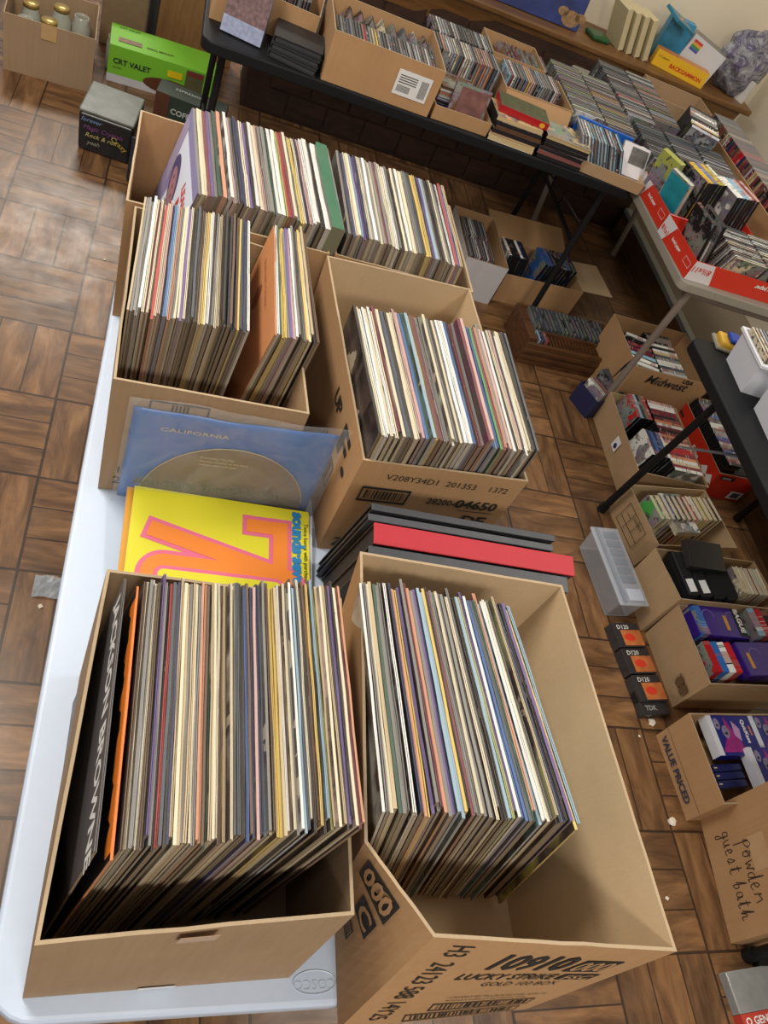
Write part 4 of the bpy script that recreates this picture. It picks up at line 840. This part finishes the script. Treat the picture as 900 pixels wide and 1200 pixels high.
# F9 blank video tapes
f9 = carton('cardboard_box', 'brown carton of purple wrapped blank tapes on the floor', (2.015, 1.098, 0), rad(3), rectq(.35, .27), rectq(.362, .282), .19, [CB, EDGE, CB])
decal([ell(.02, .03, .015, .022), ell(.05, .03, .015, .022)], plain('faint brown print', srgb(96, 70, 44), .7), f9, (-.18, -.06, .05), (0, -1, 0), (0, 0, 1), 'printed_mark', off=.005); text('KRON 60', .016, INK, f9, (-.18, -.06, .09), (0, -1, 0), (0, 0, 1), off=.005)
text('Always Transport Carefully', .018, INK, f9, (-.15, -.137, .155), (1, 0, 0), (0, -.02, 1), off=.002)
PU = plain('purple film wrap', srgb(58, 34, 130), .22, var=.25, scale=20); DG = plain('gold print', srgb(206, 150, 50), .4); LP_ = plain('pale purple print', srgb(110, 92, 180), .3)
def purple(x, y, z, rz, label, maxi=False, rx=0):
    o = tag(link('blank_tape_pack', None, None, (x, y, z), (rx, 0, rz)), label, 'tape pack', 'purple blank tape packs'); b = MB(); b.box(-.105, .105, -.06, .06, 0, .05); b.build('wrap', PU, o, bevel=.003)
    for s in (-1, 1):
        decal([rect(-.008+s*.05-.02, -.035, .006+s*.05-.02, .02)], DG, o, (0, 0, .05), (1, 0, 0), (0, 1, 0), 'gold_bar')
        pts = ell(s*.05+.01, .012, .026, .026, 24); rr_ = ell(s*.05+.01, .012, .022, .022, 24)
        decal([[pts[i], pts[i+1], rr_[i+1], rr_[i]] for i in range(0, 12)], LP_, o, (0, 0, .05), (1, 0, 0), (0, 1, 0), 'arc_print')
    if maxi: decal([rect(.07, -.055, .103, .055)], INK, o, (0, 0, .05), (1, 0, 0), (0, 1, 0), 'black_band', off=.0008); text('BAGUE', .026, WINK, o, (.08, .05, .05), (0, -1, 0), (1, 0, 0), off=.0016, bold=.001, sx=1.1)
purple(1.975, 1.185, .145, rad(2), 'purple blank tape pack with black lettered band, far side of carton', True)
purple(2.115, 1.06, .145, rad(6), 'purple blank tape pack with gold bars nearest the carton front')
purple(2.02, 1.06, .09, rad(6), 'purple blank tape pack buried under the front packs') if False else None
row('vhs', 1.885, 1.17, .02, rad(4), 1, '', 'purple tape carton far corner', 'blank tapes', fix='b')
for i, (ch, dx) in enumerate(zip('rbwr', (0, .028, .056, .084))):
    put('blank_tape', VHS, ch, (1.89+dx, 1.035+dx*.05, .03), (rad(0), rad(-8), rad(6)), ['red wrapped blank tape at the near left corner of the purple tape carton', 'blue wrapped blank tape between red and white ones, purple tape carton', 'white blank tape wrapped in clear film, purple tape carton', 'red wrapped blank tape beside the purple packs'][i], 'blank tape', 'blank tapes')
for i in range(3):
    put('blank_tape', VHS, 'lrk'[i], (2.15+.028*i, 1.19, .03), (0, rad(-10), rad(6)), ['pale blue blank tape at the far right of the purple tape carton', 'red blank tape at the far right of the purple tape carton', 'black blank tape at the far right of the purple tape carton'][i], 'blank tape', 'blank tapes')
# cassette pack beside it
tp = thing('cassette_pack', 'shrink wrapped column of black and orange audio cassettes on the floor', 'cassette pack', (1.735, 1.055, 0), rad(6))
TO = plain('orange cassette card', srgb(190, 110, 60), .3, var=.5, scale=35)
for i in range(3):
    b = MB(); y0 = .14-.095*(i+1); b.box(-.055, .055, y0+.04, y0+.13, 0, .042); e = b.build('cassette_box', plain('black gloss card', (.03, .028, .03), .25, var=.4), tp, bevel=.002)
    decal([rect(-.03, y0+.045, .052, y0+.102)], TO, e, (0, 0, .042), (1, 0, 0), (0, 1, 0), 'orange_panel'); decal([ell(.0, y0+.075, .022, .014)], plain('red print', srgb(210, 60, 40), .4), e, (0, 0, .042), (1, 0, 0), (0, 1, 0), 'red_mark', off=.0012); text('D120', .022, WINK, e, (-.04, y0+.106, .042), (1, 0, 0), (0, 1, 0), off=.001)
b = MB(); b.box(-.055, .055, -.145, -.062, .0, .03); e = b.build('label_card', plain('black gloss card', (0, 0, 0)), tp, bevel=.002); text('TDK', .022, plain('grey print ink', srgb(150, 150, 150), .5), e, (-.04, -.13, .03), (1, 0, 0), (0, 1, 0), bold=.0005)
decal([rect(-.055, -.065, .0, -.055), rect(-.05, -.085, -.02, -.065)], plain('blue violet print', srgb(60, 40, 170), .4), e, (0, 0, .03), (1, 0, 0), (0, 1, 0), 'violet_mark')
# F10 value priced
f10 = carton('cardboard_box', 'brown carton lettered value priced on its side, on the floor', (1.932, .735, 0), rad(3.5), rectq(.36, .26), rectq(.366, .268), .165, [CBO, EDGE, CBO])
text('VALUE PRICED', .036, plain('dark blue print ink', srgb(46, 54, 76), .6), f10, (-.183, .112, .022), (0, -1, 0), (0, 0, 1), bold=.0008, off=.002, sx=.86)
decal([rect(0, 0, .262, .001)], INK, f10, (-.183, .131, .064), (0, -1, 0), (0, 0, 1), 'crease_line', off=.002)
QB = plain('deep blue gloss card', srgb(22, 30, 120), .3, var=.08); MG = plain('magenta picture print', srgb(150, 30, 120), .35, var=.6, scale=30); FA = plain('grey face print', srgb(130, 120, 150), .4, var=.6, scale=60); SK = plain('lilac hand print', srgb(180, 140, 190), .4, var=.2)
def quick(x, y, z, rz, label, w=.17, d=.125, rx=0, h=.035, txt=True):
    o = tag(link('sticker_box', None, None, (x, y, z), (rx, 0, rz)), label, 'box', 'blue boxes with magenta eyes'); b = MB(); b.box(-w/2, w/2, -d/2, d/2, 0, h, 0, [0, 0, 0, 0, 0, 1]); e = b.build('box', [QB, plain('white box end', srgb(212, 214, 222), .5)], o, bevel=.001)
    b = MB(); b.box(-w/2-.0004, -w/2+.018, -d/2, d/2, h, h+.0006); b.build('white_strip', plain('white box end', (0, 0, 0)), o)
    decal([[(-w/2+.02, -d/2+.01), (.03, -d/2+.01), (-.02, d/2-.005), (-w/2+.055, 0)]], MG, o, (0, 0, h), (1, 0, 0), (0, 1, 0), 'magenta_art', off=.0005)
    decal([ell(-.055, .035, .011, .018), ell(-.03, .01, .014, .02)], FA, o, (0, 0, h), (1, 0, 0), (0, 1, 0), 'face_art', off=.001)
    decal([ell(-.03, .005, .006, .004), ell(-.055, .03, .004, .004)], INK, o, (0, 0, h), (1, 0, 0), (0, 1, 0), 'eye_art', off=.0016); decal([[(0, .0), (.02, -.02), (.028, .02), (.005, .045)]], SK, o, (0, 0, h), (1, 0, 0), (0, 1, 0), 'hand_art', off=.0012)
    if txt: text('QuicKase', .019, WINK, o, (.045, .05, h), (0, -1, 0), (1, 0, 0), bold=.0006); text('sound', .012, plain('orange print', srgb(220, 120, 70), .4), o, (.068, .03, h), (0, -1, 0), (1, 0, 0), bold=.0006)
quick(1.895, .80, .125, rad(3), 'blue box with magenta eye picture at the far left, value priced carton'); quick(2.065, .815, .125, rad(3), 'blue box with magenta eye picture at the far right, value priced carton'); quick(1.995, .70, .14, rad(3), 'nearest blue box with magenta eye picture, value priced carton')
for i in range(3):
    o = tag(link('pen_case', None, None, (1.86, .712-.024*i, .10), (0, rad(-6), rad(3))), ['upper', 'middle', 'lowest'][i]+' navy zip case under the blue boxes, value priced carton', 'case', 'navy cases'); b = MB(); b.box(-.05, .05, -.011, .011, 0, .03); b.build('shell', plain('navy vinyl', srgb(34, 38, 84), .3), o, bevel=.004); b = MB(); b.box(-.051, -.04, -.002, .0015, .0302, .0315); b.build('zip', plain('pale zip', srgb(190, 170, 140), .4), o)
# F11 tall taped carton
f11 = thing('cardboard_box', 'tall closed carton with handwritten words on its side, right floor edge', 'cardboard box', (1.985, .425, 0), rad(-5.5))
b = MB(); b.box(-.19, .19, -.172, .172, 0, .30); b.build('body', CBO, f11, bevel=.002)
decal([rect(.11, .16, .20, .22)], TAPE, f11, (-.19, .172, 0), (0, -1, 0), (0, 0, 1), 'tape_strip', off=.0005)
HW = plain('marker ink', (.03, .025, .02), .6)
GLY = {'p': [(.0, .5), (.1, .95), (.05, -.55)], 'p2': [(.0, .7), (.3, 1.1), (.5, .8), (.25, .5), (.05, .45)], 'o': [(.0, .45), (.15, .9), (.35, .5), (.2, .1), (.02, .4), (.3, .75), (.45, .7)],
 'w': [(0, .8), (.1, .15), (.25, .6), (.38, .15), (.5, .8), (.6, .7)], 'd': [(.35, .7), (.1, .6), (.05, .2), (.3, .2), (.45, 1.5), (.4, .1), (.55, .1)], 'e': [(0, .4), (.3, .6), (.2, .9), (.05, .6), (.12, .1), (.4, .2)],
 'r': [(0, .2), (.1, .85), (.15, .6), (.4, .8), (.5, .2)], 'g': [(.35, .8), (.1, .8), (.05, .35), (.3, .3), (.38, .8), (.3, -.5), (.1, -.55), (.2, -.1), (.5, .4)], 'u': [(0, .8), (.08, .2), (.28, .2), (.35, .8), (.38, .15), (.5, .15)],
 's': [(0, .2), (.25, .9), (.3, .4), (.1, .1), (.4, .2)], 't': [(.1, .2), (.25, 1.4), (.2, .1), (.45, .15)], 't2': [(.05, .95), (.42, 1.05)], 'b': [(0, .4), (.25, 1.5), (.1, .1), (.35, .2), (.35, .6), (.15, .6)], 'a': [(.35, .75), (.08, .7), (.05, .2), (.3, .2), (.35, .75), (.42, .1), (.52, .2)],
 'h': [(0, .3), (.25, 1.5), (.1, .1), (.25, .65), (.38, .6), (.4, .1), (.6, .2)]}
def script(word, parent, f, u, v, size, du):
    b = MB()
    for ch in word:
        if ch == ' ': u += du*.7; continue
        for key in (ch, ch+'2'):
            if key in GLY:
                P = [f(u+px*size*1.1, v+py*size) for px, py in GLY[key]]; Q = []
                for a_, c_, d_, e_ in zip([P[0]]+P[:-2], P[:-1], P[1:], P[2:]+[P[-1]]):
                    for k in range(4):
                        t = k/4; Q.append(.5*((2*c_)+(d_-a_)*t+(2*a_-5*c_+4*d_-e_)*t*t+(3*c_-a_-3*d_+e_)*t**3))
                Q.append(P[-1])
                for a_, c_ in zip(Q, Q[1:]):
                    if (a_-c_).length > 1e-5: b.tube(a_, c_, .0013, 5)
        u += du
    b.build('handwriting', HW, parent)
F11f = lambda u, v: Vector((-.1905, .172-u, v))
script('powder', f11, F11f, .115, .125, .038, .027); script('guest bath', f11, F11f, .075, .065, .034, .0235)
# clear storage case
cs = thing('storage_case', 'clear plastic lidded storage case tilted on the floor row', 'storage case', (1.715, 1.42, 0), rad(5)); cs.scale = (.9, .92, .78)
CLP = plain('frosted clear plastic', srgb(196, 202, 212), .2, var=.05, alpha=.42); CL2 = plain('frosted rib plastic', srgb(150, 158, 172), .3, alpha=.6)
b = MB(); b.hexa([(-.055, -.155, 0), (.055, -.155, 0), (.055, .155, 0), (-.055, .155, 0)], [(-.062, -.163, .125), (.062, -.163, .125), (.062, .163, .125), (-.062, .163, .125)]); b.build('tray', CLP, cs, bevel=.008, seg=3)
b = MB(); b.box(-.068, .068, -.174, .174, .126, .138); b.build('lid', CLP, cs, bevel=.006, seg=3)
for i in range(6): b = MB(); b.box(-.02, .045, -.08+.04*i, -.05+.04*i, .1385, .141); b.build('lid_rib', CL2, cs, bevel=.001)
b = MB(); b.box(-.02, .05, -.155, -.105, .1385, .1405); b.build('paper_label', plain('pale blue label', srgb(190, 198, 214), .5, var=.03), cs)
b = MB(); b.box(-.05, -.035, -.165, .165, .1385, .144); b.build('hinge_bar', CL2, cs, bevel=.002)
# white bins on the right table
def bin_(label, x, y, rz, w=.17, d=.30, h=.12):
    o = thing('storage_bin', label, 'storage bin', (x, y, T), rz, 'white bins'); b = MB(); B_ = rectq(w*.86, d*.9); Rm = rectq(w, d); Bi = off_poly(B_, .003); Ri = off_poly(Rm, .003)
    for i in range(4):
        j = (i+1) % 4; b.quad([(*B_[i], 0), (*B_[j], 0), (*Rm[j], h), (*Rm[i], h)]); b.quad([(*Ri[i], h), (*Ri[j], h), (*Bi[j], .003), (*Bi[i], .003)])
    b.quad([(*p, 0) for p in B_[::-1]]); b.quad([(*p, .003) for p in Bi]); b.build('body', WPLAS, o)
    b = MB(); Ro = off_poly(Rm, -.009)
    for i in range(4): j = (i+1) % 4; b.hexa([(*Ro[i], h-.012), (*Ro[j], h-.012), (*Ri[j], h-.012), (*Ri[i], h-.012)], [(*Ro[i], h), (*Ro[j], h), (*Ri[j], h), (*Ri[i], h)])
    b.build('rim', WPLAS, o, bevel=.002); return o
bin_('farther white plastic bin of discs at the black table corner', 1.955, 1.75, rad(-4), .30, .17); bin_('nearer white plastic bin at the right picture edge', 1.965, 1.53, rad(-4), .30, .17)
row('cd', 1.845, 1.755, T+.02, rad(-4), 17, 'tgkvvc', 'farther white bin', 'discs in white bins', lean=-.3, step=.0135); row('cd', 1.86, 1.535, T+.01, rad(-4), 16, 'tgkv', 'nearer white bin', 'discs in white bins', lean=-.3, step=.0135)
o = thing('craft_packet', 'clear packet with blue and yellow contents behind the white bin', 'packet', (1.88, 1.90, T), rad(-10))
b = MB(); b.box(-.06, .09, -.03, .04, 0, .03); b.build('yellow_card', plain('yellow card', srgb(206, 160, 50), .4, var=.2), o, bevel=.008); b = MB(); b.box(-.035, .01, -.025, .03, .0305, .045); b.build('blue_roll', plain('blue roll', srgb(24, 60, 160), .3), o, bevel=.012, seg=3); b = MB(); b.box(-.07, .0, -.035, .045, .0, .012); b.build('packet_film', plain('film edge', srgb(180, 180, 160), .2, alpha=.5), o, bevel=.005)
# clear disc case and dark item, lower right
o = thing('disc_wallet', 'clear disc case with a red lettered strip, bottom right corner', 'disc case', (1.79, .135, 0), rad(4)); b = MB(); b.box(-.08, .12, -.02, .075, 0, .03); b.build('clear_case', plain('clear case plastic', srgb(170, 172, 170), .15, var=.2, alpha=.6), o, bevel=.003)
b = MB(); b.box(-.08, .12, -.05, -.0205, .0, .03); b.build('red_strip', plain('red label strip', srgb(186, 60, 48), .4, var=.1), o); text('O GENESIS', .024, WINK, o, (-.07, -.046, .03), (1, 0, 0), (0, 1, 0), bold=.0005)
b = MB(); b.box(-.075, .12, -.2, -.0505, 0, .026); b.build('dark_cover', plain('grey brown cover', srgb(96, 84, 74), .3, var=.6, scale=25), o)
o = tag(link('black_case', None, None, (1.93, .215, 0), (0, 0, rad(-8))), 'black plastic case poking out below the handwritten carton', 'case'); b = MB(); b.box(-.10, .12, -.022, .02, 0, .03); b.build('shell', BLACKP, o, bevel=.008)
# litter on the floor
LT = plain('cream paper scrap', srgb(220, 208, 190), .8)
for i, (x, y, s) in enumerate(((1.738, .895, .012), (1.701, .59, .012), (1.677, .847, .004), (1.608, .386, .006), (-.085, 1.08, .006), (-.10, 2.52, .004))):
    bm = bmesh.new(); bmesh.ops.create_icosphere(bm, subdivisions=2, radius=s)
    for v in bm.verts: v.co = v.co*R.uniform(.7, 1.3); v.co.z = max(0, v.co.z*.5+s*.4)
    me = bpy.data.meshes.new('scrap'); bm.to_mesh(me); bm.free(); me.materials.append(LT)
    tag(link('paper_scrap', me, None, (x, y, 0)), ['larger crumpled cream scrap by the audio cassette pack', 'curled cream scrap beside the value priced carton', 'tiny cream crumb near the audio cassette pack', 'small cream scrap beside the large number carton', 'cream scrap beside the clear wrapper on the left floor', 'tiny pale crumb on the left floor near the black bag'][i], 'paper scrap', 'litter on the floor')
o = tag(link('plastic_wrapper', None, None, (-.075, 1.135, 0)), 'crumpled clear wrapper on the floor left of the white table', 'wrapper'); b = MB()
for i in range(5):
    for j in range(4):
        P = lambda a, c: ((a-2.5)*.014, (c-2)*.016, .003+.009*abs(math.sin(a*2.3+c*1.7)))
        b.quad([P(i, j), P(i+1, j), P(i+1, j+1), P(i, j+1)])
b.build('film', plain('grey wrapper film', srgb(170, 180, 190), .15, alpha=.6), o)

# ------------------------------------------------------------------ top left group
l1 = carton('cardboard_box', 'tan carton of glass jars on the floor, top left corner', (-.478, 3.80, 0), rad(4.5), rectq(.345, .33), rectq(.35, .335), .23, [CBG, EDGE, CBG])
decal([rect(.14, .17, .20, .233)], plain('paper tape', srgb(186, 152, 104), .5), l1, (-.175, -.167, 0), (1, 0, 0), (0, 0, 1), 'tape_strip', off=.003)
GL = plain('clear jar glass', srgb(196, 198, 184), .08, var=.1, alpha=.55); GLID = plain('gold jar lid', srgb(190, 160, 90), .3, .6)
for i, (dx, dy, hh, lid) in enumerate(((-.10, -.09, .19, 0), (-.01, -.09, .20, 1), (.09, -.09, .17, 0), (-.09, .04, .19, 1), (.03, .03, .215, 1), (.11, .06, .2, 0))):
    x_, y_ = rp(-.478, 3.80, rad(4.5), dx, dy); o = thing('glass_jar', ['leftmost front', 'middle front gold-lidded', 'rightmost front', 'left rear gold-lidded', 'tall middle gold-lidded', 'rear right'][i]+' glass jar in the tan carton at top left', 'jar', (x_, y_, .006), 0, 'glass jars'); b = MB(); b.lathe([(0, 0), (.036, 0), (.04, .01), (.04, hh-.04), (.03, hh-.015), (.03, hh), (.026, hh), (.026, hh-.015), (.036, hh-.045), (.036, .012), (0, .012)]); b.build('glass', GL, o, smooth=True)
    if lid: b = MB(); b.lathe([(0, hh+.012), (.031, hh+.012), (.032, hh+.010), (.032, hh-.004), (.0305, hh-.004)]); b.build('lid', GLID, o, smooth=True)
o = thing('glass_jar', 'glass jar standing on the floor between tan carton and green box', 'jar', (-.235, 3.93, 0)); b = MB(); b.lathe([(0, 0), (.03, 0), (.034, .01), (.034, .11), (.028, .13), (.028, .145), (.024, .145), (.03, .11), (.03, .012), (0, .012)]); b.build('glass', GL, o, smooth=True)
o = tag(link('paper_sack', None, None, (-.21, 4.16, 0), (rad(-3), 0, rad(4))), 'folded brown paper sack standing behind the glass jars', 'paper sack'); b = MB(); b.box(-.11, .09, -.03, .03, 0, .34); b.build('sack', plain('brown kraft paper', srgb(128, 104, 76), .8, var=.2), o, bevel=.01)
GR = plain('lime green carton print', srgb(122, 190, 50), .45, var=.05)
g = thing('appliance_box', 'lime green printed box of a wooden valet, top left floor', 'box', (-.02, 3.935, 0), rad(4)); b = MB(); b.box(-.235, .235, -.105, .105, 0, .16); b.build('box', GR, g, bevel=.002)
decal([rect(-.235, 0, .0, .035)], plain('white box panel', srgb(200, 200, 206), .5), g, (0, -.105, 0), (1, 0, 0), (0, 0, 1), 'white_panel', off=.0025)
decal([ell(.04, .045, .12, .035)], plain('brown wood picture', srgb(96, 56, 34), .5, var=.4, scale=20), g, (0, -.105, 0), (1, 0, 0), (0, 0, 1), 'wood_picture', off=.003); decal([rect(.10, .01, .18, .15)], plain('olive panel print', srgb(92, 88, 56), .5, var=.3), g, (0, -.105, 0), (1, 0, 0), (0, 0, 1), 'olive_panel', off=.0034); decal([rect(.02, .095, .085, .125)], plain('yellow tag print', srgb(226, 196, 20), .5), g, (0, -.105, 0), (1, 0, 0), (0, 0, 1), 'yellow_tag', off=.0038); decal([rect(.105, .125, .175, .145)], plain('dark red print', srgb(120, 50, 40), .5), g, (0, -.105, 0), (1, 0, 0), (0, 0, 1), 'red_band', off=.004)
text('CRT VALET', .032, INK, g, (-.215, -.105, .085), (1, 0, 0), (0, 0, 1), bold=.0008, off=.003); text('wooden', .012, INK, g, (-.215, -.105, .065), (1, 0, 0), (0, 0, 1), off=.003)
text('CRT VALET', .018, INK, g, (-.20, .07, .16), (1, 0, 0), (0, 1, 0), off=.002); decal([rect(-.20, -.06, -.10, -.02)], plain('valet picture', srgb(130, 100, 80), .5, var=.6, scale=50), g, (0, 0, .16), (1, 0, 0), (0, 1, 0), 'picture', off=.002); text('WALL MOUNT', .018, plain('olive ink', srgb(70, 70, 20), .5), g, (-.08, -.05, .16), (1, 0, 0), (0, 1, 0), off=.002, bold=.0006)
tn = thing('decorated_tin', 'black box with marbled grey lid and coloured scribbled writing, floor', 'decorated box', (-.175, 3.29, 0), rad(-5)); b = MB(); b.hexa([(-.10, -.11, 0), (.10, -.11, 0), (.10, .11, 0), (-.10, .11, 0)], [(-.105, -.12, .16), (.105, -.12, .16), (.105, .12, .16), (-.105, .12, .16)]); b.build('body', plain('black lacquer', (.016, .016, .018), .35, var=.5), tn, bevel=.012, seg=3)
b = MB(); b.box(-.105, .105, -.12, .12, .161, .176); b.build('lid', plain('marbled grey lid', srgb(112, 116, 108), .35, var=.55, scale=18), tn, bevel=.006, seg=3)
for i, (w_, c_) in enumerate((('forever', (120, 150, 190)), ('Magic Crystals', (130, 70, 130)), ('Rock & roll', (190, 180, 110)), ('yeah', (150, 150, 130)))): text(w_, .026, plain('scribble %d' % i, srgb(*c_), .5), tn, (-.095+.01*i, -.1185+.0*i, .13-.03*i), (1, 0, 0), (0, -.06, 1), 'scribbled_writing', off=.003, shear=.3)
text('Crazy', .03, plain('scribble yellow', srgb(190, 170, 60), .5), tn, (.02, -.118, .09), (1, 0, -.6), (.5, -.05, 1), 'scribbled_writing', off=.004)
bg = thing('shoulder_bag', 'small black nylon bag on the floor behind the white table end', 'bag', (-.015, 3.12, 0), rad(-8)); b = MB(); b.hexa([(-.06, -.09, 0), (.07, -.09, 0), (.07, .09, 0), (-.06, .09, 0)], [(-.05, -.08, .20), (.06, -.08, .20), (.06, .08, .20), (-.05, .08, .20)]); b.build('pouch', plain('black nylon', (.014, .015, .02), .6, var=.3), bg, bevel=.02, seg=4)
b = MB(); b.box(-.055, .07, -.092, -.084, .06, .2); b.build('flap', plain('navy black nylon', (.02, .024, .04), .5), bg, bevel=.003); b = MB()
for i in range(10): t0, t1_ = PI*i/10, PI*(i+1)/10; b.tube((.005+.05*math.cos(t0), -.0, .195+.05*math.sin(t0)), (.005+.05*math.cos(t1_), -.0, .195+.05*math.sin(t1_)), .006, 8)
b.build('strap', plain('black nylon', (0, 0, 0)), bg)
cf = thing('coffee_box', 'dark green and brown printed boxed kit before the green box', 'box', (.13, 3.60, 0), rad(-7)); b = MB(); b.box(-.15, .15, -.06, .06, 0, .15); b.build('box', plain('dark green card', srgb(52, 66, 56), .45, var=.5, scale=18), cf, bevel=.002)
decal([rect(-.15, .03, -.09, .15)], plain('brown card print', srgb(92, 56, 40), .5, var=.3), cf, (0, -.06, 0), (1, 0, 0), (0, 0, 1), 'brown_panel', off=.0025); text('COFFEE', .034, plain('pale print ink', srgb(190, 196, 190), .5), cf, (-.08, -.06, .075), (1, 0, 0), (0, 0, 1), bold=.001, off=.0025); text('ESPRESSO', .026, plain('pale print ink', (0, 0, 0)), cf, (-.08, .0, .15), (1, 0, 0), (0, 1, 0), off=.0025)

# the farthest small cases beyond 300 become one heap
discs = sorted([o for o in COL.objects if o.name.startswith('disc_case') and o.get('group') not in ('discs in the wooden rack', 'discs in the navy box', 'discs beside the navy box')], key=lambda o: (o.location-Vector((0, 0, 1.885))).length)
far = [o for o in discs[262:] if not o.children]
if far:
    AM = [objmat('smoky clear case, row', 'casing', True), objmat('printed case spine, row', 'spine', True), objmat('printed case cover, row', 'art', True), BLACKP]
    vs_, fs_, ms_, cs_ = [], [], [], []
    for o in far:
        base = len(vs_); o_m = Matrix.LocRotScale(o.location, o.rotation_euler, o.scale); vs_ += [o_m @ v.co for v in o.data.vertices]; a_ = R.random()
        for p in o.data.polygons: fs_.append([base+i for i in p.vertices]); ms_.append(p.material_index); cs_ += [(o.color[0], o.color[1], o.color[2], a_)]*len(p.vertices)
        bpy.data.objects.remove(o)
    me = bpy.data.meshes.new('disc_cases'); me.from_pydata(vs_, [], fs_); [me.materials.append(m_) for m_ in AM]; me.polygons.foreach_set('material_index', ms_)
    at = me.color_attributes.new('paper_colour', 'FLOAT_COLOR', 'CORNER'); at.data.foreach_set('color', [c for q_ in cs_ for c in q_])
    tag(link('disc_cases', me), 'farthest small CD cases filling the rows at the back of both rear tables', 'CDs')['kind'] = 'stuff'
# ------------------------------------------------------------------ light
def area(name, loc, size, power, col=(1, .93, .82), rot=(0, 0, 0)):
    l = bpy.data.lights.new(name, 'AREA'); l.shape = 'RECTANGLE'; l.size, l.size_y = size; l.energy = power; l.color = col
    o = bpy.data.objects.new(name, l); COL.objects.link(o); o.location = loc; o.rotation_euler = rot; return o
area('ceiling_light_1', (-.75, 1.55, 2.75), (.35, 1.2), 44)
area('ceiling_light_2', (-.65, 6.2, 2.75), (1.2, .6), 60)
area('ceiling_light_3', (1.7, .7, 2.75), (.35, 1.0), 20)
area('wall_fill_light', (2.1, 3.2, 2.75), (.6, .6), 13)  # extra fill, added only to brighten the cream walls at the back right
area('ceiling_light_4', (.2, -1.6, 2.75), (1.2, .5), 46)
w = bpy.data.worlds.new('room_light'); scn.world = w; w.use_nodes = True
w.node_tree.nodes['Background'].inputs[0].default_value = (.95, .93, .95, 1); w.node_tree.nodes['Background'].inputs[1].default_value = .26

# ------------------------------------------------------------------ camera
cam = bpy.data.cameras.new('camera'); co = bpy.data.objects.new('camera', cam); COL.objects.link(co)
M = Matrix(((.92673851, -.15466763, -.34239402), (-.08961187, .7940341, -.60123171), (.36486361, .58786714, .72200192))).to_4x4(); M.translation = (0, 0, 1.885)
co.matrix_world = M; cam.sensor_fit = 'VERTICAL'; cam.sensor_height = 36; cam.lens = 924.4846/1200*36; cam.clip_start = .05
scn.camera = co
vs = scn.view_settings; vs.view_transform = 'Standard'; vs.look = 'None'; vs.gamma = 1; vs.use_curve_mapping = False; vs.exposure = .42
print('COUNTS', cnt, len([o for o in COL.objects if o.name.startswith('record_sleeve')]))
